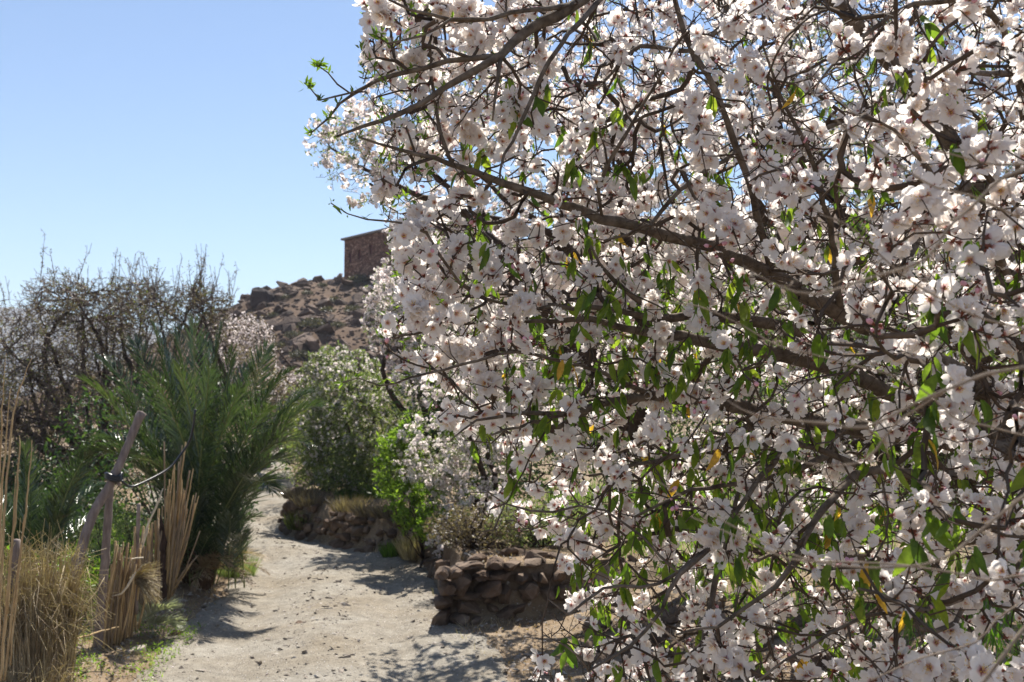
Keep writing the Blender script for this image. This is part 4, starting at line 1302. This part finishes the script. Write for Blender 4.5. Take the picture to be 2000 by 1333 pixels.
tag(g.build('grass', M_grass), 'bright green grass of the fields on both sides of the track', 'grass', kind='stuff')
g = Geo()
x, y = clumped(26000, (-4.6, 1.5), (5.5, 17), .3, 74, .35, lambda x, y: ((x > redge(y) - .05) & (x < redge(y) + .6)) | ((x < ledge(y) + .05) & (x > ledge(y) - .5)))
grass_patch(g, x, y, .09, tilt=.6)
tag(g.build('dry_grass', M_straw), 'short dry yellow grass along both edges of the track', 'grass', kind='stuff')
g = Geo()                                          # low weeds at the left edge
x, y = clumped(9000, (-3.6, -2.0), (5.6, 8.6), .22, 75, .05, lambda x, y: (x < ledge(y) + .22) & (x > ledge(y) - .75))
leaf_cloud(g, r, np.stack([x, y, H(x, y) + r.uniform(.01, .07, len(x))], -1), .022, .5)
tag(g.build('weeds', M_leaf_bright), 'low green weeds creeping along the left edge of the track', 'weeds', kind='stuff')

def tuft(name, label, cat, c, n, h, spread, mat, group=None, tilt=.45, wide=.5):
    t = thing(name, label, cat, c, group)
    g = Geo()
    a = r.uniform(0, 6.28, n); rr = spread * r.random(n) ** .6
    x, y = c[0] + rr * np.cos(a), c[1] + rr * np.sin(a)
    nz = nrm(np.stack([np.cos(a) * rr / spread * tilt + r.normal(size=n) * .12, np.sin(a) * rr / spread * tilt + r.normal(size=n) * .12, np.ones(n)], -1))
    M = frames(nz, r.uniform(0, 6.28, n)) * (h * r.uniform(.5, 1.2, n))[:, None, None]
    M[:, :, :2] *= wide
    g.scatter(BLADE, M, np.stack([x, y, np.full(n, c[2] - .02)], -1), r.random(n))
    g.build('blades', mat, t, kind='stuff')
    return t
tuft('grass_tuft', 'round dry tan grass tuft on the verge before the stone wall', 'grass tuft', G_hit(812, 1095), 900, .26, .16, M_straw)
tuft('grass_tuft', 'small fresh green grass tuft next to the dry one on the verge', 'grass tuft', G_hit(765, 1088), 400, .20, .10, M_grass)
tuft('grass_tuft', 'grey-green wispy tuft at the right foot of the date palm', 'grass tuft', G_hit(462, 1128), 700, .26, .18, M_leaf_grey, wide=.35)
tuft('grass_tuft', 'olive tuft growing at the nose of the earth bank', 'grass tuft', G_hit(590, 1035), 500, .24, .2, M_leaf_olive)

def bush(name, label, c, rad, n, size, mat, group=None, stems=9, proto=LEAF1, cat='shrub', down=False):
    t = thing(name, label, cat, c, group)
    c = np.asarray(c, float); g = Geo(); ends = []
    for _ in range(stems):
        e = c + rand_dirs(r, 1)[0] * np.array(rad) * .8 + np.array([0, 0, rad[2] * .9])
        m = c + (e - c) * .5 + r.normal(size=3) * .05
        q = spline([c - (0, 0, .05), m, e], .12, .008, r)
        tube(g, q, np.linspace(.012, .004, len(q)), 4); ends.append(q)
    g.build('stem', M_bark_far, t)
    g = Geo()
    d = rand_dirs(r, n); p = c + np.array([0, 0, rad[2] * .85]) + d * np.array(rad) * (r.random((n, 1)) ** .4)
    nz = vnoise(p[:, 0] + p[:, 2] * .7, p[:, 1] + p[:, 2] * .6, .22 * max(rad), 88)
    p = p[nz > -.25]
    p = p[p[:, 2] > H(p[:, 0], p[:, 1])]
    leaf_cloud(g, r, p, size, .3, proto=proto, down=down)
    g.build('foliage', mat, t, kind='stuff')
    return t
def W_(px, d, dz=0):
    q = P(px, 800, d); return np.array([q[0], q[1], HZ(q[0], q[1]) + dz])
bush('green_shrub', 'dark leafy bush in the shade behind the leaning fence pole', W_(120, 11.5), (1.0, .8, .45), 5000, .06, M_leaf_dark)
bush('green_shrub', 'blue-green herb clump in the field between pole and palm', W_(235, 9.2), (.4, .4, .42), 2600, .045, M_leaf_grey)
bush('green_shrub', 'sunlit leafy green plants seen between the two fence posts', W_(165, 7.9), (.30, .3, .30), 2200, .04, M_leaf_bright, cat='plant')
bush('green_shrub', 'bright green weed clump behind the straw bundles', W_(20, 6.8), (.4, .4, .4), 1600, .045, M_leaf_bright, cat='plant')
for px_, d_ in ((600, 15.0), (650, 14.0), (700, 13.2), (755, 12.7), (800, 12.3)):
    c_ = W_(px_, d_)
    grid_y = float(c_[1]); c_ = np.array([redge(grid_y) + .22, grid_y, HZ(redge(grid_y) + .35, grid_y)])
    tuft('grass_tuft', {600: 'dry brown tuft on the bank rim at the nose of the bend', 650: 'dry brown tuft on the bank rim below the silvery tree', 700: 'dry brown tuft on the rim at the middle of the earth bank', 755: 'dry brown tuft on the rim left of the bright green shrub', 800: 'dry brown tuft at the foot of the bright green shrub'}[px_],
         'grass tuft', c_, 420, .22, .22, M_dusky, tilt=.9)
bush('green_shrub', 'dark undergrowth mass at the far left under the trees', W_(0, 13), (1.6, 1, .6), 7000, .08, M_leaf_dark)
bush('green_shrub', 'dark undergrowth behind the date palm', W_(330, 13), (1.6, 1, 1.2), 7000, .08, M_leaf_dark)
bush('green_shrub', 'grey-green bush spilling over the earth bank at the bend', W_(640, 16.2) , (.75, .7, .62), 9000, .05, M_leaf_grey)
bush('green_shrub', 'grey-green undergrowth on the bank beneath the silvery tree', W_(715, 15.0), (.8, .6, .5), 9000, .05, M_leaf_grey)
bush('green_shrub', 'low dusky twiggy bush on the terrace just behind the wall corner', W_(930, 9.5), (.50, .35, .22), 5000, .035, M_dusky, stems=40)
bush('green_shrub', 'dusky twiggy undergrowth on the terrace farther from the wall corner', W_(1060, 9.6), (.60, .35, .26), 6000, .035, M_leaf_grey, stems=40)
bush('green_shrub', 'brown-green scrub where the track vanishes uphill', W_(550, 27), (1.5, 1, 1.0), 5000, .11, M_leaf_olive)
bush('green_shrub', 'grey-green scrub beside the top of the track on the right', W_(625, 22), (1.1, 1.2, .9), 5000, .09, M_leaf_grey)
bush('green_shrub', 'olive thicket low behind the silvery tree', W_(760, 18.5), (2.2, 1.2, 1.0), 9000, .09, M_leaf_olive)
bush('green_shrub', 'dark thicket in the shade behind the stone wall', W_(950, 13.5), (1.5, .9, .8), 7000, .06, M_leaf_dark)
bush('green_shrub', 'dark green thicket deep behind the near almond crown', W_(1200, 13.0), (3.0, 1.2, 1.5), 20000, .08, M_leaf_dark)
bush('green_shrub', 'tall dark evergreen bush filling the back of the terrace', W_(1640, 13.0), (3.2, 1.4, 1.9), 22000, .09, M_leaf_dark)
bush('green_shrub', 'tall olive green bush at the right end of the terrace', W_(1950, 11.5), (1.8, 1.2, 1.7), 12000, .08, M_leaf_olive)
bush('green_shrub', 'brown dry thicket under the leafless trees at the left', W_(60, 17.5), (3.2, 1, 1.9), 26000, .06, M_dusky, stems=60)
bush('green_shrub', 'reddish dry thicket behind the palm towards the hill', W_(440, 22), (2.8, 1, 1.6), 20000, .07, M_dusky, stems=60)

# ---------------------------------------------------------------- date palms
M_frond = mat_leaf('palm_leaflet', [(0, (.030, .055, .028)), (.5, (.055, .085, .038)), (.85, (.085, .115, .045)), (1, (.18, .18, .09))], .2, rough=.27, spec=.8)
M_rachis = mat_flat('palm_rachis', (.16, .18, .06), .45)
M_deadfrond = mat_leaf('dead_frond', [(0, (.16, .10, .06)), (.5, (.26, .18, .11)), (1, (.42, .36, .26))], .15, rough=.6)
LFT = leaf_proto(1, .085, .10, .35, 2)
def frond(parent, base, tip, rise=.55, llen=.34, n=62, mat=None, dens=1.0, name='frond', droop=.15, r_=None, w=1.0):
    rr = r_ or r
    base, tip = np.asarray(base, float), np.asarray(tip, float)
    v = tip - base; L = np.linalg.norm(v)
    c1 = base + v * .33 + np.array([0, 0, rise * L * .38]); c2 = base + v * .72 + np.array([0, 0, rise * L * .42])
    u = np.linspace(0, 1, 26)[:, None]
    q = (1 - u) ** 3 * base + 3 * u * (1 - u) ** 2 * c1 + 3 * u * u * (1 - u) * c2 + u ** 3 * tip
    g = Geo()
    tube(g, q, np.linspace(.013, .0025, 26) * min(1, L / 2), 5, mat=1)
    k = int(n * dens)
    t = np.linspace(.16, .995, k); ft = float(np.clip(rr.normal() * .12, -.2, .15))
    pos = np.stack([np.interp(t, u[:, 0], q[:, a]) for a in range(3)], -1)
    d = nrm(np.gradient(q, axis=0)); dd = nrm(np.stack([np.interp(t, u[:, 0], d[:, a]) for a in range(3)], -1))
    side = nrm(np.cross(dd, [0, 0, 1.0] + .15 * rr.normal(size=3)))
    upn = np.cross(side, dd)
    prof = np.clip(np.interp(t, [.16, .35, .6, .85, 1], [.55, 1, .95, .7, .35]), 0, 1) * llen
    for sgn in (-1, 1):
        al = np.radians(np.interp(t, [.16, .6, 1], [60, 44, 22])) + rr.normal(size=k) * .09
        lift = np.interp(t, [.16, 1], [.55, .3]) + rr.normal(size=k) * .18
        dirv = nrm(dd * np.cos(al)[:, None] + (side * sgn * np.cos(lift)[:, None] + upn * np.sin(lift)[:, None]) * np.sin(al)[:, None])
        nn = nrm(upn - dirv * (upn * dirv).sum(1, keepdims=True))
        x = np.cross(dirv, nn)
        sz = prof * rr.uniform(.85, 1.1, k)
        M = np.stack([x * .42 * w / np.maximum(sz, .05)[:, None] * .34, dirv, nn], 2) * sz[:, None, None]
        g.scatter(LFT, M, pos, np.clip(rr.normal(size=k) * .15 + .45 + ft, 0, 1))
    return g.build(name, [mat or M_frond, M_rachis], parent)
pb = np.array([-3.02, 9.75, 0]); pb[2] = HZ(pb[0], pb[1])
palm = thing('date_palm', 'large bushy young date palm with feathery grey-green fronds at the left edge of the track', 'palm', pb)
rp = np.random.default_rng(606)
TIPS = [(165, 745, 9.4, .35), (205, 705, 9.9, .4), (262, 668, 10.1, .3), (300, 640, 9.7, .25), (345, 645, 10.2, .2), (378, 632, 9.5, .1), (432, 640, 9.9, .12), (455, 690, 9.4, .2), (520, 685, 10.0, .3), (560, 730, 9.6, .4),
        (622, 795, 9.3, .55), (600, 770, 10.3, .5), (240, 775, 9.2, .4), (165, 885, 9.3, .6), (190, 860, 10.0, .6), (596, 868, 9.0, .6), (562, 905, 8.9, .6), (530, 960, 8.8, .7), (250, 900, 8.9, .6), (300, 740, 9.0, .3), (350, 720, 8.9, .25),
        (410, 720, 8.9, .2), (470, 760, 9.0, .3), (520, 800, 9.0, .4), (560, 840, 9.3, .5), (225, 820, 10.3, .5), (330, 700, 10.4, .2), (480, 720, 10.5, .3), (400, 665, 10.2, .15)]
for px_, py_, d, rise in TIPS:
    b = pb + np.array([rp.normal() * .10, rp.normal() * .10, .12 + rp.random() * .15])
    frond(palm, b, P(px_, py_, d), rise, .36, 62, r_=rp)
for k in range(14):                                # short crowded suckers on the track side
    b = pb + np.array([rp.uniform(-.15, .5), rp.uniform(-.3, .1), .02])
    frond(palm, b, P(rp.uniform(400, 520), rp.uniform(870, 1050), rp.uniform(8.9, 9.7)), rp.uniform(.1, .5), .24, 48, r_=rp, w=.8)
for k in range(8):
    b = pb + np.array([rp.uniform(-.5, .1), rp.uniform(-.3, .1), .02])
    frond(palm, b, P(rp.uniform(290, 400), rp.uniform(830, 1040), rp.uniform(8.9, 9.6)), rp.uniform(.1, .4), .28, 50, r_=rp, w=.8)
for k in range(34):                                # withered skirt
    a = rp.uniform(0, 6.28); L = rp.uniform(.35, .8)
    b = pb + np.array([rp.normal() * .1, rp.normal() * .1, .12])
    frond(palm, b, pb + np.array([math.cos(a) * L, math.sin(a) * L, rp.uniform(.05, .3)]), .5, .16, 30, mat=M_deadfrond, r_=rp)
g = Geo()
for k in range(60):                                # old leaf bases round the foot
    a = rp.uniform(0, 6.28); q = pb + np.array([math.cos(a) * .10, math.sin(a) * .10, rp.uniform(-.05, .18)])
    tube(g, [q, q + np.array([math.cos(a) * .05, math.sin(a) * .05, .14]), q + np.array([math.cos(a) * .12, math.sin(a) * .12, .26])], [.035, .025, .008], 5)
tube(g, [pb + (0, 0, -.1), pb + (0, 0, .15), pb + (0, 0, .3)], [.13, .12, .05], 10)
g.build('trunk', mat_rough('palm_fibre', [(.3, (.05, .03, .02)), (.7, (.17, .11, .07))], 20, bump=.8, dist=.01), palm)
pq = W_(75, 9.6)
palm2 = thing('date_palm', 'dark young palm clump half hidden in shade at the left, behind the dry reeds', 'palm', pq)
for k in range(20):
    frond(palm2, pq + (rp.normal() * .1, rp.normal() * .1, .05), P(rp.uniform(-40, 200), rp.uniform(880, 1040), rp.uniform(9.0, 10.4)), rp.uniform(.2, .7), .28, 50, r_=rp)
pq = W_(188, 8.4)
palm3 = thing('date_palm', 'small dark palm seedling growing just behind the fence posts', 'palm', pq)
for k in range(9):
    frond(palm3, pq + (rp.normal() * .03, rp.normal() * .03, .02), P(rp.uniform(155, 215), rp.uniform(1050, 1110), rp.uniform(8.1, 8.7)), rp.uniform(.2, .6), .16, 36, r_=rp, w=.8)
q = G_hit(262, 1238)
df = thing('dead_palm_frond', 'bleached grey palm frond lying dead at the foot of the reed fence', 'palm frond', q)
frond(df, q + (0, 0, .03), P(328, 1190, 7.6), .3, .22, 60, mat=mat_leaf('bleached_frond', [(0, (.26, .27, .22)), (1, (.5, .5, .44))], .2), r_=rp)
frond(df, q + (.05, .02, .03), P(340, 1222, 7.7), .3, .20, 50, mat=bpy.data.materials['bleached_frond'], r_=rp)

# ---------------------------------------------------------------- fence of reeds and poles
M_pole = mat_rough('weathered_pole', [(.3, (.13, .10, .09)), (.55, (.24, .19, .17)), (.8, (.36, .31, .28))], 14, bump=.6, bscale=40, dist=.004, stretch=(3, 3, .6))
M_cane = mat_rough('dry_cane', [(.3, (.30, .20, .10)), (.6, (.46, .33, .18)), (.8, (.60, .48, .30))], 18, bump=.3, bscale=50, dist=.003, stretch=(2, 2, .5))
M_cane_grey = mat_rough('greyed_cane', [(.3, (.17, .12, .075)), (.6, (.28, .21, .14)), (.8, (.40, .33, .25))], 18, bump=.3, bscale=50, dist=.003, stretch=(2, 2, .5))
M_black = mat_flat('black_plastic', (.012, .013, .018), .35, .5)
M_pale_strip = mat_flat('bleached_strip', (.58, .50, .38), .7)
M_darkwood = mat_rough('charred_stump', [(.3, (.025, .016, .013)), (.7, (.08, .05, .04))], 20, bump=.8, dist=.01)
rf = np.random.default_rng(707)
q = G_hit(190, 1282)
fence = thing('reed_fence', 'rustic fence of forked wooden posts and upright dry reed canes beside the palm', 'fence', q)
def pole(pts, name, mat, parent, sides=9, knob=.08):
    g = Geo()
    rows = np.array([[*P(a, b, d), w * d / FPX / 2 * .86] for a, b, d, w in pts])
    q = spline(rows, .06, .002, rf)
    tube(g, q[:, :3], q[:, 3], sides, knob=knob, r=rf)
    return g.build(name, mat, parent)
pole([(188, 1300, 7.05, 23), (192, 1240, 7.05, 22), (199, 1160, 7.05, 19), (206, 1080, 7.05, 19), (211, 1000, 7.05, 18), (216, 945, 7.08, 16)], 'post', M_pole, fence)
pole([(128, 1330, 6.7, 30), (135, 1220, 6.75, 28), (152, 1100, 6.82, 25), (180, 1010, 6.9, 22), (215, 945, 6.98, 20), (245, 880, 7.05, 18), (266, 830, 7.1, 19), (277, 806, 7.12, 22)], 'post', M_pole, fence)
pole([(216, 950, 7.05, 12), (226, 935, 7.03, 12), (233, 948, 7.0, 8)], 'post_fork', M_pole, fence)
pole([(266, 1200, 7.5, 9), (267, 1090, 7.5, 9), (271, 985, 7.5, 9)], 'post', M_pole, fence)
pole([(3, 1420, 5.5, 30), (12, 1300, 5.5, 28), (22, 1180, 5.5, 25), (28, 1100, 5.5, 22), (32, 1055, 5.5, 18)], 'post', M_pole, fence)
pole([(316, 1180, 8.0, 24), (314, 1110, 8.0, 22), (318, 1060, 8.0, 16), (312, 1010, 8.0, 8)], 'stump', M_darkwood, fence, knob=.15)
g = Geo()
for dz in (-.02, .0, .02):
    c = P(222, 932, 7.0) + np.array([.004 * rf.normal(), 0, dz * .7])
    a = np.linspace(0, 2 * math.pi, 14)
    tube(g, c + np.stack([np.cos(a) * .05, np.sin(a) * .06, np.sin(a * 2) * .012], -1), .013, 5)
g.build('tie', M_black, fence)
def cane(x0, y0, x1, y1, d0, d1, w=5):
    a, b = P(x0, y0, d0), P(x1, y1, d1)
    m = (a + b) / 2 + rf.normal(size=3) * .012
    q = spline([a, m, b], .14, .001, rf)
    g = Geo(); rr = np.full(len(q), w * d0 / FPX / 2)
    rr[1::2] *= 1.12
    tube(g, q, rr * np.linspace(1.05, .8, len(q)), 5)
    g.build('cane', M_cane if rf.random() < .6 else M_cane_grey, fence)
for k in range(44):
    u = k / 43; x = 198 + 66 * u + rf.normal() * 2
    cane(x + rf.normal() * 3, 1283 - 48 * u + rf.normal() * 5, x + 14 + rf.normal() * 9, 1095 - 20 * u + rf.normal() * 24, 7.1 + .45 * u + rf.normal() * .03, 7.12 + .45 * u + rf.normal() * .04, rf.uniform(2.6, 5.5))
for k in range(22):
    u = k / 21; x = 262 + 46 * u + rf.normal() * 2
    cane(x, 1200 - 20 * u, x + 6 + rf.normal() * 5, 1045 + rf.normal() * 22, 7.6 + .3 * u, 7.6 + .3 * u, rf.uniform(3.5, 5.5))
for k in range(56):
    u = rf.random()
    cane(318 + 20 * u + rf.normal() * 3, 1150 + rf.normal() * 10, 330 + 50 * u + rf.normal() * 9, 985 + rf.normal() * 42 - (80 if rf.random() < .25 else 0), 8.0 + .1 * rf.random(), 8.0 + .1 * rf.random(), rf.uniform(1.8, 3.6))
for pts in ([(318, 955, 7.3, 2), (308, 985, 7.3, 4), (296, 1010, 7.3, 5), (284, 1040, 7.3, 5), (277, 1062, 7.3, 2)], [(290, 1032, 7.3, 3), (284, 1052, 7.3, 4), (276, 1075, 7.3, 2)],
            [(265, 1118, 7.1, 2), (258, 1130, 7.1, 7), (250, 1146, 7.1, 6), (237, 1160, 7.1, 4), (218, 1165, 7.1, 1.5)], [(170, 1092, 6.6, 1), (155, 1101, 6.6, 6), (143, 1112, 6.6, 3)], [(280, 1090, 7.4, 4), (255, 1092, 7.35, 3), (243, 1088, 7.3, 3)],
            [(232, 1225, 7.0, 3), (190, 1236, 6.8, 4), (150, 1248, 6.5, 4), (120, 1265, 6.2, 3)]):
    pole(pts, 'dry_strip', M_pale_strip if pts[0][1] != 1225 else M_cane, fence, 5, .1)
# a broken straw fan tied to the canes
g = Geo()
n = 260; c = P(262, 1130, 7.3)
e = np.array([P(rf.uniform(285, 318), rf.uniform(1095, 1185), 7.3 + rf.normal() * .1) for _ in range(n)])
for k in range(n):
    m = c + (e[k] - c) * .5 + np.array([0, 0, .04 * rf.random()])
    tube(g, [c + rf.normal(size=3) * .012, m, e[k]], [.003, .0022, .001], 3, tint=rf.random() * 10, cap=False)
g.build('straw_fan', M_straw, fence, kind='stuff')
# hose hanging from the fork
rows = np.array([[*P(a, b, d), .011] for a, b, d in [(238, 940, 7.05), (256, 951, 7.15), (290, 938, 7.3), (330, 915, 7.5), (352, 890, 7.6), (370, 862, 7.6), (378, 830, 7.6), (381, 800, 7.6)]])
g = Geo(); q = spline(rows, .04); tube(g, q[:, :3], .009, 7)
tag(g.build('black_hose', M_black), 'thin black hose strung from the forked post up into the palm', 'hose')

# straw bundles bottom left and the tall dry reeds
def bundle(label, px0, d, top, n, w):
    c = P(px0, 800, d); c[2] = HZ(c[0], c[1])
    t = thing('straw_bundle', label, 'straw bundle', c)
    g = Geo()
    for k in range(n):
        a = rf.uniform(0, 6.28); rr = w * rf.random() ** .5
        b = c + np.array([math.cos(a) * rr, math.sin(a) * rr * .6, -.05])
        L = top * rf.uniform(.65, 1.08); o = nrm(np.array([math.cos(a) + rf.normal() * .6, math.sin(a) + rf.normal() * .6, 0])); f = rf.random() ** 2.2
        m1 = b + np.array([0, 0, L * .5]) + o * .02 + rf.normal(size=3) * .02
        m2 = b + np.array([0, 0, L * (.95 - .15 * f)]) + o * (.05 + .08 * f) + rf.normal(size=3) * .045
        e = b + np.array([0, 0, L * (1.05 - .5 * f)]) + o * (.08 + .17 * f) + rf.normal(size=3) * .05
        tube(g, spline([b, m1, m2, e], .14), np.linspace(.0032, .0012, len(spline([b, m1, m2, e], .14))), 3, tint=rf.random() * 10, cap=False)
    g.build('straw', M_straw, t, kind='stuff')
    return t
bundle('tall tangled bundle of dry straw nearest the birch-like post', 50, 5.5, .93, 750, .13)
bundle('drooping straw bundle leaning on the foot of the slanted pole', 104, 5.75, .93, 800, .13)
bundle('short ragged straw clump squeezed between the two taller ones', 82, 5.35, .42, 260, .10)
q = P(5, 800, 5.0); q[2] = HZ(q[0], q[1])
reed = thing('dry_reeds', 'tall thin dry reed stalks rising at the very left of the fence', 'reeds', q)
for pts in ([(-8, 1300, 4.9, 7), (5, 1080, 4.9, 6), (14, 920, 4.95, 5), (30, 790, 5.0, 4), (62, 700, 5.0, 1.5)], [(0, 1330, 5.0, 7), (15, 1160, 5.0, 6), (30, 1000, 5.0, 5), (40, 870, 5.05, 3), (38, 850, 5.05, 1)], [(-6, 1200, 4.8, 6), (2, 1000, 4.8, 5), (10, 880, 4.8, 4), (20, 760, 4.8, 1.5)],
            [(8, 1330, 5.1, 6), (30, 1150, 5.1, 5), (50, 1000, 5.1, 4), (62, 860, 5.15, 1.5)], [(14, 1200, 5.0, 5), (24, 1050, 5.0, 4), (30, 930, 5.0, 1.5)], [(-5, 1150, 5.0, 6), (0, 900, 5.0, 5), (4, 800, 5.0, 3), (12, 690, 5.0, 1)], [(20, 1300, 5.1, 4), (36, 1120, 5.1, 4), (48, 1005, 5.1, 1.5)]):
    pole(pts, 'stalk', M_cane, reed, 5, .05)
# yellow daisies at the bottom left
q = G_hit(95, 1332)
M_yellow = mat_flat('yellow_petal', (.85, .60, .02), .5)
dz = thing('yellow_daisies', 'few small yellow daisies in the weeds below the straw bundles', 'flowers', q)
for px_, py_ in [(71, 1310), (92, 1316), (105, 1309), (107, 1321), (122, 1321), (130, 1322), (126, 1318)]:
    c = P(px_, py_, 5.7 + rf.uniform(-.1, .1)); b = np.array([c[0] + .01, c[1], HZ(c[0], c[1])])
    g = Geo(); tube(g, [b, (b + c) / 2 + (.006, 0, 0), c], .0012, 4)
    o = g.build('stem', M_leaf_bright, dz)
    g = Geo()
    for k in range(10):
        a = k * .628; u = np.array([math.cos(a), math.sin(a) * .6, .25]); x = np.cross(u, [0, 0, 1]) * .004
        g.add(np.array([c, c + u * .009 + x, c + u * .016, c + u * .009 - x]), [(np.array([(0, 1, 2, 3)]), 0)])
    g.build('flower_head', M_yellow, dz)
bush('green_shrub', 'feathery green weed patch growing around the yellow daisies', G_hit(100, 1332) + np.array([0, .1, -.02]), (.28, .2, .10), 1500, .022, M_leaf_bright, cat='plant')

# ---------------------------------------------------------------- pale dry vine stems hanging in front of the near tree
M_vine = mat_rough('dry_vine', [(.3, (.17, .125, .09)), (.7, (.36, .28, .205))], 30, bump=.3, dist=.002)
vb = P(2500, 1300, 1.3); vb[2] = HZ(vb[0], vb[1])
vine = thing('dry_vine', 'pale leafless arching vine stems trailing in front of the near almond blossoms', 'vine', vb)
VINES = [[(2150, 200, .8, 13), (2000, 330, .78, 12), (1900, 408, .77, 11), (1800, 500, .76, 10), (1700, 556, .76, 9), (1600, 574, .76, 8), (1520, 560, .77, 6), (1450, 520, .78, 3)],
         [(2150, 700, .8, 12), (2000, 722, .78, 12), (1880, 750, .77, 12), (1800, 785, .77, 11), (1700, 830, .77, 10), (1600, 830, .78, 8), (1480, 815, .8, 5), (1400, 770, .82, 2)],
         [(1850, 762, .77, 8), (1760, 830, .79, 8), (1690, 900, .8, 7), (1600, 905, .82, 5), (1520, 890, .83, 3)],
         [(2150, 500, .85, 8), (2000, 430, .85, 8), (1900, 388, .85, 7), (1760, 330, .86, 7), (1640, 238, .88, 6), (1560, 170, .9, 5), (1500, 60, .92, 3)],
         [(2150, 330, .9, 8), (2000, 322, .9, 7), (1860, 300, .9, 6), (1730, 262, .9, 6), (1640, 195, .92, 5), (1560, 100, .95, 3)],
         [(2150, 860, .8, 11), (2000, 975, .8, 11), (1920, 1045, .8, 10), (1840, 1092, .8, 9), (1740, 1104, .81, 7), (1640, 1108, .82, 6), (1540, 1085, .84, 6), (1440, 1020, .86, 5), (1340, 970, .88, 4), (1250, 920, .9, 2)],
         [(2150, 1160, .85, 9), (2000, 1139, .85, 9), (1880, 1124, .85, 8), (1760, 1108, .86, 7), (1600, 1104, .87, 6), (1480, 1070, .88, 5), (1350, 1010, .9, 3)],
         [(2150, 1080, .75, 12), (2000, 1235, .75, 12), (1955, 1290, .75, 12), (1900, 1360, .75, 12)],
         [(1990, 1180, .9, 6), (1900, 1250, .9, 7), (1800, 1290, .9, 6), (1700, 1330, .9, 4)],
         [(2150, 680, .9, 7), (2000, 640, .9, 7), (1850, 590, .9, 6), (1740, 520, .9, 6), (1660, 440, .9, 5), (1560, 380, .92, 4), (1500, 310, .94, 2)],
         [(2150, 880, .9, 6), (2000, 850, .9, 6), (1860, 810, .9, 6), (1760, 740, .9, 5), (1600, 700, .92, 5), (1440, 640, .94, 4), (1290, 580, .96, 4), (1180, 520, 1.0, 2)],
         [(1900, 408, .78, 7), (1830, 440, .8, 6), (1740, 420, .82, 5), (1680, 380, .84, 3)],
         [(1250, 1200, 1.05, 5), (1330, 1265, 1.05, 6), (1400, 1335, 1.05, 6), (1440, 1400, 1.05, 6), (1700, 1700, 1.1, 6)]]
for V in VINES:
    g = Geo(); q = px_limb(V); q = spline(q, .035, .0022, rf); q = spline(q, .012); q[:, 3] *= 1 + .18 * (rf.random(len(q)) < .12); tube(g, q[:, :3], q[:, 3] * .68, 7, knob=.06, r=rf)
    for _ in range(int(len(q) / 22)):
        i = int(rf.integers(4, len(q) - 2)); dd = nrm((q[i, :3] - q[i - 1, :3]) + .02 * rf.normal(size=3)); e = q[i, :3] + nrm(dd + .7 * rf.normal(size=3)) * rf.uniform(.01, .06)
        tube(g, [q[i, :3], (q[i, :3] + e) / 2 + .002 * rf.normal(size=3), e], [q[i, 3] * .5, q[i, 3] * .35, .0006], 5)
    g.build('stem', M_vine, vine)

# ---------------------------------------------------------------- the air between here and the far plateau
g = Geo()
box(g, (-3200, -2700, -8), (3200, 3700, 190))
m_h = bpy.data.materials.new('haze_air'); m_h.use_nodes = True
nt = m_h.node_tree; nt.nodes.clear()
oo = nt.nodes.new('ShaderNodeOutputMaterial'); pv = nt.nodes.new('ShaderNodeVolumePrincipled')
pv.inputs['Color'].default_value = (.80, .88, 1.0, 1); pv.inputs['Density'].default_value = .0004
nt.links.new(pv.outputs[0], oo.inputs['Volume'])
tag(g.build('haze', m_h, smooth=False), 'thin pale blue haze lying in the valley air', 'haze', kind='stuff')
